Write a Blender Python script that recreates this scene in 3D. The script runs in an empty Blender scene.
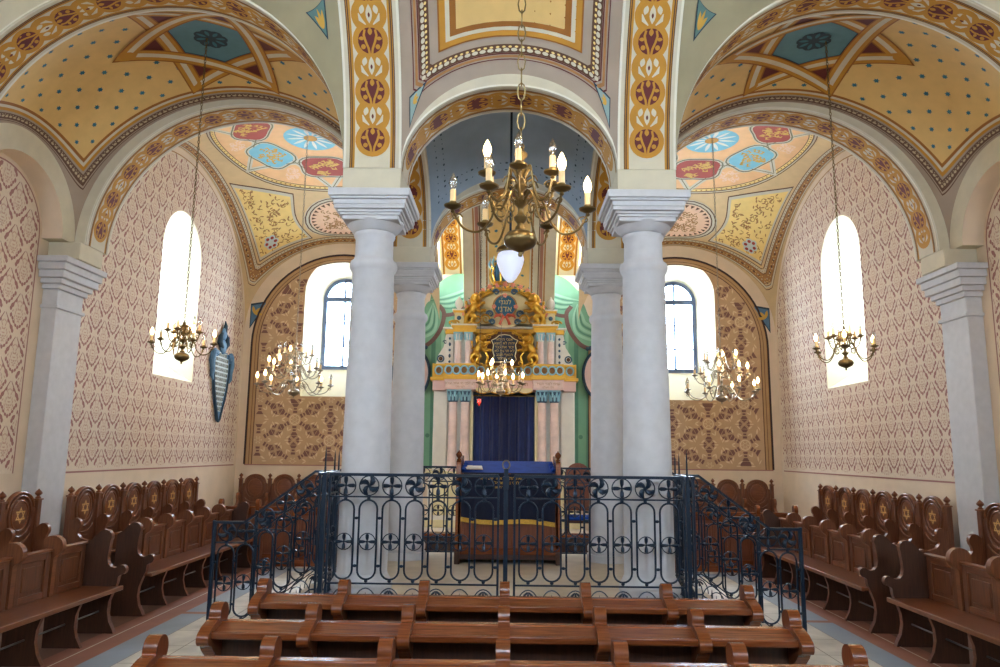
import bpy, math, random
from math import sin, cos, pi, sqrt, atan2, hypot
from mathutils import Vector, Matrix
from mathutils.geometry import tessellate_polygon
random.seed(5)
SC = bpy.context.scene
COL = SC.collection

# ---------------------------------------------------------------- materials
def lin(c):
    return tuple(((v/255)/12.92 if v/255 <= .04045 else ((v/255+.055)/1.055)**2.4) for v in c)
MATS = {}
def M(name, rgb, rough=.6, metal=0, var=.08, scale=6, stretch=None, bump=0, spec=.5, sheen=0):
    if name in MATS: return MATS[name]
    m = bpy.data.materials.new(name); m.use_nodes = True; MATS[name] = m
    nt = m.node_tree; b = nt.nodes['Principled BSDF']
    b.inputs['Roughness'].default_value = rough; b.inputs['Metallic'].default_value = metal
    b.inputs['Specular IOR Level'].default_value = spec
    if sheen: b.inputs['Sheen Weight'].default_value = sheen
    c = lin(rgb)
    if var > 0:
        tc = nt.nodes.new('ShaderNodeTexCoord'); mp = nt.nodes.new('ShaderNodeMapping')
        no = nt.nodes.new('ShaderNodeTexNoise'); ra = nt.nodes.new('ShaderNodeValToRGB')
        no.inputs['Scale'].default_value = scale; no.inputs['Detail'].default_value = 5
        if stretch: mp.inputs['Scale'].default_value = stretch
        nt.links.new(tc.outputs['Object'], mp.inputs['Vector']); nt.links.new(mp.outputs[0], no.inputs['Vector'])
        nt.links.new(no.outputs['Fac'], ra.inputs['Fac'])
        ra.color_ramp.elements[0].position = .3; ra.color_ramp.elements[1].position = .7
        ra.color_ramp.elements[0].color = tuple(v*(1-var) for v in c)+(1,)
        ra.color_ramp.elements[1].color = tuple(min(1, v*(1+var)) for v in c)+(1,)
        nt.links.new(ra.outputs[0], b.inputs['Base Color'])
        if bump:
            bu = nt.nodes.new('ShaderNodeBump'); bu.inputs['Strength'].default_value = bump; bu.inputs['Distance'].default_value = .01
            nt.links.new(no.outputs['Fac'], bu.inputs['Height']); nt.links.new(bu.outputs[0], b.inputs['Normal'])
    else:
        b.inputs['Base Color'].default_value = c+(1,)
    return m
def emis(name, rgb, s):
    m = bpy.data.materials.new(name); m.use_nodes = True; MATS[name] = m
    b = m.node_tree.nodes['Principled BSDF']
    b.inputs['Base Color'].default_value = lin(rgb)+(1,)
    b.inputs['Emission Color'].default_value = lin(rgb)+(1,); b.inputs['Emission Strength'].default_value = s
    return m
def glass(name, rgb, gloss=.12, tint=1.0):
    m = bpy.data.materials.new(name); m.use_nodes = True; MATS[name] = m
    nt = m.node_tree; nt.nodes.remove(nt.nodes['Principled BSDF'])
    t = nt.nodes.new('ShaderNodeBsdfTransparent'); g = nt.nodes.new('ShaderNodeBsdfGlossy'); mx = nt.nodes.new('ShaderNodeMixShader')
    t.inputs[0].default_value = lin(rgb)+(1,); g.inputs['Roughness'].default_value = .05
    mx.inputs[0].default_value = gloss
    nt.links.new(t.outputs[0], mx.inputs[1]); nt.links.new(g.outputs[0], mx.inputs[2])
    nt.links.new(mx.outputs[0], nt.nodes['Material Output'].inputs[0])
    return m

# painted plaster
CREAM = M('cream_plaster', (206,196,170), .8, var=.05)
WHITE = M('white_line_paint', (226,220,202), .8, var=.03)
MAUVE = M('mauve_plaster', (168,150,132), .8, var=.07, scale=3)
OLIVE = M('olive_plaster', (164,154,122), .8, var=.07, scale=3)
DADO = M('peach_plaster', (226,204,176), .8, var=.05, scale=3)
OCHRE = M('ochre_paint', (188,132,36), .7, var=.08)
OCHRED = M('dark_ochre_paint', (150,92,20), .7, var=.08)
BROWN = M('brown_paint', (96,62,38), .7, var=.1)
BROWNL = M('light_brown_paint', (168,118,66), .7, var=.1)
MAROON = M('maroon_paint', (98,32,28), .7, var=.1)
YELLOW = M('yellow_paint', (218,180,112), .75, var=.05)
YELLOWP = M('pale_yellow_paint', (240,208,128), .75, var=.05)
TEAL = M('teal_paint', (48,110,128), .7, var=.08)
TEALD = M('dark_teal_paint', (30,58,74), .7, var=.08)
SKYB = M('sky_blue_paint', (122,186,200), .7, var=.06)
REDP = M('brick_red_paint', (160,62,44), .7, var=.08)
PINKP = M('pink_paint', (236,196,160), .7, var=.05)
PEACH = M('peach_orange_paint', (232,180,124), .7, var=.06)
GREYB = M('grey_blue_paint', (158,176,192), .8, var=.1, scale=3)
DAMB = M('damask_base', (228,210,186), .85, var=.04, scale=30)
DAMD = M('damask_rose', (170,120,110), .85, var=.06)
DAML = M('damask_faint', (206,172,150), .85, var=.05)
EASB = M('east_tan', (200,164,126), .85, var=.06)
EASD = M('east_brown', (132,94,82), .85, var=.06)
EASL = M('east_light', (226,200,160), .85, var=.05)
# stone, wood, metal, cloth
STONE = M('column_stone', (200,198,198), .7, var=.05, scale=10, bump=.1)
PALE = M('pale_stone', (196,184,164), .75, var=.1, scale=4)
TILE = M('floor_stone', (206,200,188), .5, var=.24, scale=2.6)
TILEB = M('floor_blue_grey', (146,158,172), .5, var=.1, scale=2)
TILER = M('floor_terracotta', (156,102,82), .55, var=.12, scale=3)
TILED = M('floor_brown_board', (120,88,74), .6, var=.12, scale=3)
WOODH = M('oak_brown', (116,60,28), .24, var=.38, scale=5, stretch=(1,14,14), bump=.08)
WOODV = M('oak_brown_upright', (116,62,32), .38, var=.28, scale=5, stretch=(14,14,1), bump=.08)
WOODD = M('oak_dark', (70,42,28), .42, var=.25, scale=5, stretch=(14,14,1))
BENCHH = M('bench_oak', (116,66,38), .34, var=.28, scale=5, stretch=(1,14,14), bump=.08)
BENCHV = M('bench_oak_upright', (108,62,36), .36, var=.28, scale=5, stretch=(14,14,1), bump=.08)
BENCHL = M('bench_oak_edge', (128,76,44), .34, var=.2, scale=6, stretch=(1,12,12))
WOODL = M('oak_light_edge', (138,74,36), .24, var=.3, scale=6, stretch=(1,12,12))
INLAY = M('maple_inlay', (226,180,112), .45, var=.05)
IRON = M('blue_black_iron', (20,40,58), .34, .3, var=.1)
STEEL = M('grey_steel', (120,116,112), .4, .8, var=0)
BRASS = M('aged_brass', (118,98,62), .38, .9, var=.1)
SILVER = M('pale_brass', (156,144,124), .28, .9, var=.1)
GOLD = M('gilt', (200,152,58), .28, .95, var=.12, scale=12)
NAVY = M('navy_velvet', (18,34,84), .9, var=.2, scale=4, sheen=.4)
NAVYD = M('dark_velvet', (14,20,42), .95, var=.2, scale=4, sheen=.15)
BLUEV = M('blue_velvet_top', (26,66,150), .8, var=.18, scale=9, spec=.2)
GOLDF = M('gold_fringe', (200,156,58), .7, .2, var=.2, scale=60)
WAX = M('candle_sleeve', (232,196,140), .6, var=0)
PAPER = M('white_paper', (228,222,212), .8, var=.03)
PINKM = M('pink_marble', (226,196,180), .4, var=.12, scale=6, bump=0)
PINKE = M('pink_entablature', (226,188,176), .5, var=.05)
ARKW = M('ark_white', (226,220,206), .6, var=.05)
ARKY = M('ark_yellow', (232,180,62), .55, var=.06)
ARKB = M('ark_light_blue', (150,196,206), .6, var=.06)
ARKD = M('ark_slate_blue', (64,92,112), .6, var=.1)
ARKC = M('ark_cream', (222,208,160), .6, var=.06)
GREEN = M('drape_green', (118,164,130), .8, var=.08, scale=3)
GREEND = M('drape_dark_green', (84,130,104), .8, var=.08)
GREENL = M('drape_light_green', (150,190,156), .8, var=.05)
FRINGE = M('drape_fringe', (112,80,70), .8, var=.15, scale=30)
ROSE = M('rose_pink', (222,140,112), .6, var=.1)
REDR = M('ribbon_red', (200,84,52), .6, var=.1)
PLAQ = M('plaque_blue', (84,122,150), .6, var=.15, scale=10)
PLAQL = M('plaque_pale', (196,204,196), .6, var=.06)
PLAQD = M('plaque_olive', (92,90,74), .6, var=.1)
FRAME = M('window_grey_blue', (112,134,170), .5, var=.05)
REVEAL = M('reveal_white', (234,224,190), .85, var=.02)
BULB_ON = emis('bulb_lit', (255,214,150), 9)
BULB_OFF = glass('bulb_clear', (235,238,240), .3)
OPAL = emis('opal_glass', (226,232,250), .22)
REDG = M('ruby_glass', (210,40,40), .2, var=0)
PANE = glass('window_glass', (240,246,255), .06)

# ---------------------------------------------------------------- mesh builder
class MB:
    def __init__(s): s.v=[]; s.f=[]; s.m=[]; s.mats=[]
    def mi(s, mat):
        if mat not in s.mats: s.mats.append(mat)
        return s.mats.index(mat)
    def add(s, vs, fs, mat):
        o=len(s.v); s.v += [tuple(p) for p in vs]; i=s.mi(mat)
        for f in fs: s.f.append(tuple(o+k for k in f)); s.m.append(i)
    def box(s, x0,x1,y0,y1,z0,z1, mat):
        s.add([(x0,y0,z0),(x1,y0,z0),(x1,y1,z0),(x0,y1,z0),(x0,y0,z1),(x1,y0,z1),(x1,y1,z1),(x0,y1,z1)],
              [(3,2,1,0),(4,5,6,7),(0,1,5,4),(1,2,6,5),(2,3,7,6),(3,0,4,7)], mat)
    def tube(s, pts, r, mat, n=6, closed=False, up=None):
        P=[Vector(p) for p in pts]; k=len(P)
        R=r if isinstance(r,(list,tuple)) else [r]*k
        vs=[]; prev=None
        for i in range(k):
            a=P[(i-1)%k] if (closed or i>0) else P[i]; b=P[(i+1)%k] if (closed or i<k-1) else P[i]
            t=(b-a)
            t=t.normalized() if t.length>1e-9 else Vector((0,0,1))
            if prev is None:
                u=Vector(up) if up else (Vector((0,0,1)) if abs(t.z)<.9 else Vector((1,0,0)))
            else: u=prev
            u=u-t*u.dot(t)
            if u.length<1e-6: u=t.orthogonal()
            u.normalize(); prev=u; w=t.cross(u)
            for j in range(n):
                q=2*pi*(j+.5)/n
                vs.append(P[i]+(u*cos(q)+w*sin(q))*R[i])
        fs=[]
        for i in range(k if closed else k-1):
            i2=(i+1)%k
            for j in range(n): fs.append((i*n+j, i*n+(j+1)%n, i2*n+(j+1)%n, i2*n+j))
        if not closed: fs += [tuple(range(n-1,-1,-1)), tuple((k-1)*n+j for j in range(n))]
        s.add(vs,fs,mat)
    def lathe(s, prof, mat, n=20, c=(0,0,0), ax='z'):
        vs=[]; fs=[]
        for r,z in prof:
            for j in range(n):
                q=2*pi*j/n; a,b=max(r,1e-4)*cos(q),max(r,1e-4)*sin(q)
                p=(a,b,z) if ax=='z' else (a,-z,b) if ax=='y' else (z,a,b)
                vs.append((c[0]+p[0],c[1]+p[1],c[2]+p[2]))
        for i in range(len(prof)-1):
            for j in range(n): fs.append((i*n+j,i*n+(j+1)%n,(i+1)*n+(j+1)%n,(i+1)*n+j))
        fs += [tuple(range(n-1,-1,-1)), tuple((len(prof)-1)*n+j for j in range(n))]
        s.add(vs,fs,mat)
    def ell(s, c, r, mat, n=10, rot=None):
        if not isinstance(r,(tuple,list)): r=(r,r,r)
        k=max(4,n//2+1); vs=[]; fs=[]
        for i in range(1,k):
            t=pi*i/k
            for j in range(n):
                q=2*pi*j/n; vs.append(Vector((r[0]*sin(t)*cos(q),r[1]*sin(t)*sin(q),r[2]*cos(t))))
        vs += [Vector((0,0,r[2])),Vector((0,0,-r[2]))]; T,B=len(vs)-2,len(vs)-1
        for i in range(k-2):
            for j in range(n): fs.append((i*n+j,(i+1)*n+j,(i+1)*n+(j+1)%n,i*n+(j+1)%n))
        for j in range(n): fs.append((T,j,(j+1)%n)); fs.append((B,(k-2)*n+(j+1)%n,(k-2)*n+j))
        if rot is not None: vs=[rot@p for p in vs]
        s.add([p+Vector(c) for p in vs],fs,mat)
    def prism(s, poly, d0, d1, fn, mat, edge=None):
        """poly in 2D, extruded from d0 to d1; fn(a,b,d) -> xyz"""
        n=len(poly); vs=[fn(a,b,d0) for a,b in poly]+[fn(a,b,d1) for a,b in poly]
        tr=tessellate_polygon([[Vector((a,b,0)) for a,b in poly]])
        s.add(vs,[tuple(t) for t in tr]+[tuple(n+i for i in reversed(t)) for t in tr], mat)
        s.add(vs,[(i,(i+1)%n,n+(i+1)%n,n+i) for i in range(n)], edge or mat)
    def obj(s, name, parent=None, smooth=True, bevel=0, loc=None, ang=40, fix=True):
        me=bpy.data.meshes.new(name); me.from_pydata(s.v,[],s.f)
        for m in s.mats: me.materials.append(m)
        me.polygons.foreach_set('material_index', s.m)
        if fix:
            import bmesh
            bm=bmesh.new(); bm.from_mesh(me); bmesh.ops.recalc_face_normals(bm, faces=bm.faces); bm.to_mesh(me); bm.free()
        if smooth:
            me.polygons.foreach_set('use_smooth',[True]*len(me.polygons)); me.set_sharp_from_angle(angle=math.radians(ang))
        me.update()
        o=bpy.data.objects.new(name,me); COL.objects.link(o)
        if parent: o.parent=parent
        if loc: o.location=loc
        if bevel:
            b=o.modifiers.new('edge','BEVEL'); b.width=bevel; b.segments=2; b.limit_method='ANGLE'; b.angle_limit=math.radians(50)
        return o
def tag(o, label=None, cat=None, group=None, kind=None):
    if label: o['label']=label
    if cat: o['category']=cat
    if group: o['group']=group
    if kind: o['kind']=kind
    return o
def thing(name, label, cat, loc=(0,0,0), rz=0, group=None):
    o=bpy.data.objects.new(name,None); COL.objects.link(o); o.empty_display_size=.1
    o.location=loc; o.rotation_euler=(0,0,rz); return tag(o,label,cat,group)
def share(o, loc, parent, rz=0, ry=0):
    c=o.copy(); COL.objects.link(c); c.parent=parent; c.location=loc; c.rotation_euler=(0,ry,rz); return c
def dup(root, loc, rz=0, label=None, group=None):
    def rec(o,par):
        c=o.copy(); COL.objects.link(c); c.parent=par
        for ch in list(o.children): rec(ch,c)
        return c
    r=rec(root,None); r.location=loc; r.rotation_euler=(0,0,rz)
    if label: r['label']=label
    if group: r['group']=group
    return r
def struct(name): return None
def arc(n, a0, a1, rx, ry=None, c=(0,0)):
    ry = rx if ry is None else ry
    return [(c[0]+rx*cos(a0+(a1-a0)*i/n), c[1]+ry*sin(a0+(a1-a0)*i/n)) for i in range(n+1)]
def inpoly(x,y,P):
    r=False; n=len(P); j=n-1
    for i in range(n):
        xi,yi=P[i]; xj,yj=P[j]
        if (yi>y)!=(yj>y) and x<(xj-xi)*(y-yi)/(yj-yi)+xi: r=not r
        j=i
    return r
def text2d(body, size):
    """outlines of the letters, filled by even-odd nesting"""
    cu=bpy.data.curves.new('t','FONT'); cu.body=body; cu.size=size; cu.align_x='CENTER'; cu.align_y='CENTER'; cu.resolution_u=2; cu.fill_mode='NONE'
    o=bpy.data.objects.new('t',cu); COL.objects.link(o)
    dg=bpy.context.evaluated_depsgraph_get(); dg.update()
    me=bpy.data.meshes.new_from_object(o.evaluated_get(dg))
    co=[tuple(v.co[:2]) for v in me.vertices]; nb={}
    for e in me.edges:
        a,b=e.vertices; nb.setdefault(a,[]).append(b); nb.setdefault(b,[]).append(a)
    bpy.data.objects.remove(o); bpy.data.curves.remove(cu); bpy.data.meshes.remove(me)
    seen=set(); loops=[]
    for a in nb:
        if a in seen: continue
        L=[a]; seen.add(a); p,c=None,a
        while True:
            nx=[q for q in nb[c] if q!=p and q not in seen]
            if not nx: break
            p,c=c,nx[0]; seen.add(c); L.append(c)
        P=[co[k] for k in L]; Q=[P[0]]
        for q in P[1:]:
            if hypot(q[0]-Q[-1][0],q[1]-Q[-1][1])>size*1e-4: Q.append(q)
        if len(Q)>2: loops.append(Q)
    inside=[[k for k,K in enumerate(loops) if k!=i and inpoly(L[0][0],L[0][1],K)] for i,L in enumerate(loops)]
    vs=[]; fs=[]
    for i,L in enumerate(loops):
        if len(inside[i])%2: continue
        G=[L]+[loops[k] for k in range(len(loops)) if len(inside[k])==len(inside[i])+1 and i in inside[k]]
        b=len(vs)
        for l in G: vs+=l
        fs+=[tuple(b+q for q in t) for t in tessellate_polygon([[Vector((x,y,0)) for x,y in l] for l in G])]
    return vs,fs
def heb(s): return s[::-1]

# paint: flat patterns laid on a surface; fn(s,t,level) -> xyz
class Paint:
    def __init__(s, mb, fn, keep=None):
        s.b=mb; s.keep=keep; s.c=0; s.fn=fn
    def nx(s):
        s.c+=1; return .035*(s.c%10)
    def poly(s, pts, mat, lv=1):
        if s.keep and not all(s.keep(a,b) for a,b in pts): return
        lv+=s.nx()
        s.b.add([s.fn(a,b,lv) for a,b in pts],[tuple(range(len(pts)))],mat)
    def fill(s, pts, mat, lv=1, holes=()):
        L=[list(pts)]+[list(h) for h in holes]; flat=[p for l in L for p in l]
        tr=tessellate_polygon([[Vector((a,b,0)) for a,b in l] for l in L])
        s.b.add([s.fn(a,b,lv) for a,b in flat],[tuple(t) for t in tr],mat)
    def area(s, pts, mat, lv=1, k=None, st=.1):
        """filled outline laid on a curved surface (rings about its centre)"""
        Q=[]; n=len(pts)
        for i in range(n):
            a,b=pts[i],pts[(i+1)%n]; q=max(1,int(hypot(b[0]-a[0],b[1]-a[1])/st)); Q += [(a[0]+(b[0]-a[0])*j/q,a[1]+(b[1]-a[1])*j/q) for j in range(q)]
        cx=sum(p[0] for p in Q)/len(Q); cy=sum(p[1] for p in Q)/len(Q); R=max(hypot(p[0]-cx,p[1]-cy) for p in Q)
        k=k or max(1,int(R/st)); n=len(Q)
        vs=[s.fn(cx,cy,lv)]+[s.fn(cx+(x-cx)*i/k,cy+(y-cy)*i/k,lv) for i in range(1,k+1) for x,y in Q]
        fs=[(0,1+j,1+(j+1)%n) for j in range(n)]+[(1+i*n+j,1+(i+1)*n+j,1+(i+1)*n+(j+1)%n,1+i*n+(j+1)%n) for i in range(k-1) for j in range(n)]
        s.b.add(vs,fs,mat)
    def rect(s, a0,a1,b0,b1, mat, lv=1, step=.12):
        na=max(1,int(abs(a1-a0)/step)); nb=max(1,int(abs(b1-b0)/step))
        vs=[s.fn(a0+(a1-a0)*i/na,b0+(b1-b0)*j/nb,lv) for i in range(na+1) for j in range(nb+1)]
        s.b.add(vs,[(i*(nb+1)+j,(i+1)*(nb+1)+j,(i+1)*(nb+1)+j+1,i*(nb+1)+j+1) for i in range(na) for j in range(nb)],mat)
    def line(s, pts, w, mat, lv=1, closed=False, step=.12, taper=None):
        P=[Vector(p) for p in pts]
        if closed: P.append(P[0])
        Q=[]
        for a,b in zip(P,P[1:]):
            n=max(1,int((b-a).length/step)); Q += [a+(b-a)*i/n for i in range(n)]
        if not closed: Q.append(P[-1])
        k=len(Q); L=[];R=[]
        for i in range(k):
            a=Q[(i-1)%k] if closed or i>0 else Q[i]; b=Q[(i+1)%k] if closed or i<k-1 else Q[i]
            d1=(Q[i]-a); d2=(b-Q[i])
            d1=d1.normalized() if d1.length>1e-9 else d2.normalized(); d2=d2.normalized() if d2.length>1e-9 else d1
            t=d1+d2; t=t.normalized() if t.length>1e-6 else d1
            n=Vector((-t.y,t.x)); c=max(.35,n.dot(Vector((-d1.y,d1.x)))); ww=w/2/c
            if taper: ww*=taper(i/(k-1))
            L.append(Q[i]+n*ww); R.append(Q[i]-n*ww)
        if s.keep and not all(s.keep(p.x,p.y) for p in L+R): return
        lv+=s.nx()
        vs=[s.fn(p.x,p.y,lv) for p in L]+[s.fn(p.x,p.y,lv) for p in R]
        s.b.add(vs,[(i,(i+1)%k,k+(i+1)%k,k+i) for i in range(k if closed else k-1)],mat)
    def disc(s, a,b, r, mat, lv=1, n=20, ry=None, rings=1):
        s.poly(arc(n-1,0,2*pi*(n-1)/n,r,ry or r,(a,b)),mat,lv)
    def ring(s, a,b, r0,r1, mat, lv=1, n=24):
        if s.keep and not (s.keep(a-r1,b) and s.keep(a+r1,b)and s.keep(a,b-r1) and s.keep(a,b+r1)): return
        vs=[s.fn(a+r*cos(2*pi*i/n),b+r*sin(2*pi*i/n),lv) for i in range(n) for r in (r0,r1)]
        s.b.add(vs,[(2*i,2*i+1,(2*i+3)%(2*n),(2*i+2)%(2*n)) for i in range(n)],mat)
    def leaf(s, a,b, ang, l, w, mat, lv=1, n=5):
        """pointed leaf starting at a,b towards ang"""
        pts=[]
        for i in range(n+1): t=i/n; pts.append((t*l, w/2*sin(pi*t)**.8 if 0<t<1 else 0))
        for i in range(n-1,0,-1): t=i/n; pts.append((t*l,-w/2*sin(pi*t)**.8))
        c,si=cos(ang),sin(ang); s.poly([(a+c*x-si*y,b+si*x+c*y) for x,y in pts],mat,lv)
    def star(s, a,b, r, mat, lv=1, rot=pi/2, k=6, inner=.58):
        pts=[]
        for i in range(2*k):
            rr=r if i%2==0 else r*inner; q=rot+pi*i/k; pts.append((a+rr*cos(q),b+rr*sin(q)))
        s.fill(pts,mat,lv) if not s.keep or all(s.keep(*p) for p in pts) else None
    def text(s, body, size, a,b, mat, lv=2, sx=1, flip=1):
        vs,fs=text2d(body,size)
        for i,f in enumerate(fs): s.b.add([s.fn(a+flip*sx*vs[k][0],b+vs[k][1],lv+.02*(i%13)) for k in f],[tuple(range(len(f)))],mat)

def catmull(P,n=6):
    P=[Vector(p) for p in P]; Q=[P[0]*2-P[1]]+P+[P[-1]*2-P[-2]]; out=[]
    for i in range(1,len(Q)-2):
        for k in range(n):
            t=k/n; a,b,c,d=Q[i-1],Q[i],Q[i+1],Q[i+2]
            out.append(.5*((2*b)+(c-a)*t+(2*a-5*b+4*c-d)*t*t+(3*b-a-3*c+d)*t**3))
    return out+[P[-1]]
LAMP=3.2
# ---------------------------------------------------------------- the hall
XW=6.24; YE=17.25; YW=-.7; CX=1.35; Y1=7.25; Y2=10.1; HR=.285; ZS=4.64; ZCAP=4.40; ZD=1.556; PZ=.5
ZTOP=8.9
NG=5  # paint level step in mm
def band(P, L, w=.44, off=0, mir=False):
    """painted soffit band, s along the arch 0..L, t across"""
    h=w/2
    P.rect(0,L,-.285,.285,CREAM,.3,.1)
    P.rect(0,L,-.285,-.262,WHITE,1); P.rect(0,L,.262,.285,WHITE,1)
    for sg in (-1,1):
        P.rect(0,L,sg*(h-.045) if sg>0 else -h,h if sg>0 else -(h-.045),OCHRE,1)
        P.rect(0,L,sg*(h-.018)-.006,sg*(h-.018)+.006,BROWN,2); P.rect(0,L,sg*h-.005,sg*h+.005,BROWN,2)
    n=max(1,round((L-.1)/.235)); d=(L-.1)/n
    for i in range(n+1):
        s=.05+i*d; full=0<i<n
        if not full: continue
        P.ring(s,0,.118,.172,OCHRE,2 if i%2 else 2.6,22)
        if i%2:
            P.disc(s,0,.12,MAROON,3,18)
            P.leaf(s-.118,0,0,.07,.045,OCHRE,4)
            for sg in (-1,1):
                P.line([(s+.12,sg*.012),(s+.07,sg*.02),(s+.01,sg*.045),(s-.05,sg*.062),(s-.10,sg*.05)],.022,OCHRE,4,step=.05)
                P.disc(s+.055,sg*.07,.024,OCHRE,4,8); P.leaf(s-.02,sg*.115,pi/2*sg+pi,.06,.035,OCHRE,4)
        else:
            P.disc(s,0,.12,OCHRE,3,18)
            P.leaf(s-.09,0,0,.17,.062,CREAM,4); P.leaf(s-.02,0,0,.05,.022,MAROON,5)
            for sg in (-1,1):
                P.leaf(s-.085,sg*.055,sg*.25,.085,.05,CREAM,4)
                P.line([(s-.01,sg*.1),(s+.045,sg*.085),(s+.09,sg*.035)],.03,CREAM,4,step=.04,taper=lambda t:sin(pi*min(.95,max(.05,t)))+.15)
class ArchCurve:
    """elliptic arch by arc length in the plane (a,z)"""
    def __init__(s,ac,half,rise,half2=None,q0=pi,q1=0.,n=240):
        half2=half2 or half
        s.p=[(ac+(half if cos(q)<0 else half2)*cos(q), ZS+rise*sin(q)) for q in (q0+(q1-q0)*i/n for i in range(n+1))]
        s.l=[0]
        for a,b in zip(s.p,s.p[1:]): s.l.append(s.l[-1]+hypot(b[0]-a[0],b[1]-a[1]))
        s.L=s.l[-1]
    def at(s,d):
        import bisect
        d=max(0,min(s.L,d)); i=min(len(s.p)-2,max(0,bisect.bisect_right(s.l,d)-1))
        t=(d-s.l[i])/(s.l[i+1]-s.l[i]); a,b=s.p[i],s.p[i+1]
        tx,tz=b[0]-a[0],b[1]-a[1]; L=hypot(tx,tz)
        return a[0]+t*tx, a[1]+t*tz, tz/L, -tx/L    # normal points to the open side
trims=[0]
def trim(mb):
    trims[0]+=1
    return tag(mb.obj('trim_%d'%trims[0],smooth=True,ang=30,fix=False),kind='structure')
def arch_wall(axis, c, a0, a1, ac, half, rise, half2=None, painted=True, q1=0., mat=CREAM, ztop=ZTOP, thick=HR, soff=None):
    """wall over an arch; axis 'x': arch spans x at y=c; axis 'y': spans y at x=c"""
    mb=MB(); A=ArchCurve(ac,half,rise,half2,q1=q1)
    f=(lambda a,d,z:(a,c+d,z)) if axis=='x' else (lambda a,d,z:(c+d,a,z))
    pts=[A.at(A.L*i/48)[:2] for i in range(49)]
    zz=pts[-1][1]
    outer=[(a0,ZS)]+[(p[0],p[1]) for p in pts]+([(a1,ZS)] if zz<ZS+.01 else [])+[(a1,ztop),(a0,ztop)]
    O=[outer[0]]
    for p in outer[1:]:
        if hypot(p[0]-O[-1][0],p[1]-O[-1][1])>1e-4: O.append(p)
    tr=tessellate_polygon([[Vector((a,b,0)) for a,b in O]])
    for d in (-thick,thick): mb.add([f(a,d,z) for a,z in O],[tuple(t) for t in tr],mat)
    for q0,q1_ in ((a0,pts[0][0]),(pts[-1][0],a1)):
        if q1_-q0>.01: mb.add([f(q0,-thick,ZS),f(q1_,-thick,ZS),f(q1_,thick,ZS),f(q0,thick,ZS)],[(0,1,2,3)],mat)
    n=len(pts)
    mb.add([f(a,-thick,z) for a,z in pts]+[f(a,thick,z) for a,z in pts],[(i,i+1,n+i+1,n+i) for i in range(n-1)],soff or mat)
    if painted:
        def fn(s,t,lv):
            a,z,na,nz=A.at(s); o=.0015*lv+.002
            return f(a+na*o,t,z+nz*o)
        band(Paint(mb,fn),A.L)
        # thin white arris lines on the two faces
        for d in (-thick-.002,thick+.002):
            P=Paint(mb,lambda s,t,lv:f(A.at(s)[0]-A.at(s)[2]*t,d,A.at(s)[1]-A.at(s)[3]*t))
            P.rect(0,A.L,.0,.02,WHITE,1,.08)
    return trim(mb)
SXL=(-5.80,-CX-HR)     # clear span of an aisle arch
for y in (Y1,Y2):
    ac=(SXL[0]+SXL[1])/2; h=(SXL[1]-SXL[0])/2
    for sg in (-1,1):
        lo,hi=(-XW,-CX) if sg<0 else (CX,XW)
        arch_wall('x',y,lo,hi,ac if sg<0 else -ac,h,2.04)
    arch_wall('x',y,-CX,CX,0,CX-HR,.87)
YA0,YA1=Y1+HR,Y2-HR
for sg in (-1,1):
    arch_wall('y',sg*CX,Y1,Y2,(YA0+YA1)/2,(YA1-YA0)/2,1.0)
    arch_wall('y',sg*CX,Y2,YE+.02,13.8,13.8-(Y2+HR),2.9,half2=3.95,q1=math.acos((YE-13.8)/3.95))
    arch_wall('y',sg*CX,YW,Y1,3.1,3.1-YW+.3,2.9,half2=Y1-HR-3.1)
    # blind arch on the side wall of the middle bay
    arch_wall('y',sg*(XW-.14),Y1+.2,Y2-.2,(Y1+Y2)/2,.86,.82,painted=False,mat=CREAM,thick=.14,ztop=8.4,soff=DADO)

def vault(name, x0,x1,y0,y1, kx, ky, flat, mat, paint=None, ya=None, pin=0):
    """sail vault over a bay; kx, ky the rises of its edge arches"""
    xc,hx=(x0+x1)/2,(x1-x0)/2
    yc=ya if ya else (y0+y1)/2
    h0,h1=yc-y0,(y1-yc)
    def xyz(al,be,o=0):
        u,v=sin(al),sin(be)
        A=kx*kx*(1-u*u)+ky*ky*(1-v*v)-flat*(1-u*u)*(1-v*v)
        return Vector((xc+hx*u, yc+(h0 if v<0 else h1)*v, ZS+sqrt(max(0,A))))
    n=44; mb=MB()
    vs=[xyz(-pi/2+pi*i/n,-pi/2+pi*j/n) for i in range(n+1) for j in range(n+1)]
    mb.add(vs,[(i*(n+1)+j,i*(n+1)+j+1,(i+1)*(n+1)+j+1,(i+1)*(n+1)+j) for i in range(n) for j in range(n)],mat)
    Rx=(hx+kx)/2; Ry=((h0+h1)/2+ky)/2
    def fn(s,t,lv):
        s,t=s*(1-pin*min(1,t*t/(Ry*Ry*2.467))),t*(1-pin*min(1,s*s/(Rx*Rx*2.467)))
        al=max(-pi/2+.001,min(pi/2-.001,s/Rx)); be=max(-pi/2+.001,min(pi/2-.001,t/Ry)); e=.004
        p=xyz(al,be); a=xyz(min(al+e,pi/2),be)-xyz(max(al-e,-pi/2),be); b=xyz(al,min(be+e,pi/2))-xyz(al,max(be-e,-pi/2))
        nn=b.cross(a)
        nn=nn.normalized() if nn.length>1e-9 else Vector((0,0,-1))
        if nn.z>0: nn=-nn
        return p+nn*(.004+.0025*lv)
    if paint: paint(Paint(mb,fn),Rx*pi/2,Ry*pi/2,x1<0)
    o=mb.obj(name,fix=False,ang=50); tag(o,kind='structure'); return xyz(0,0).z, fn
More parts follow.
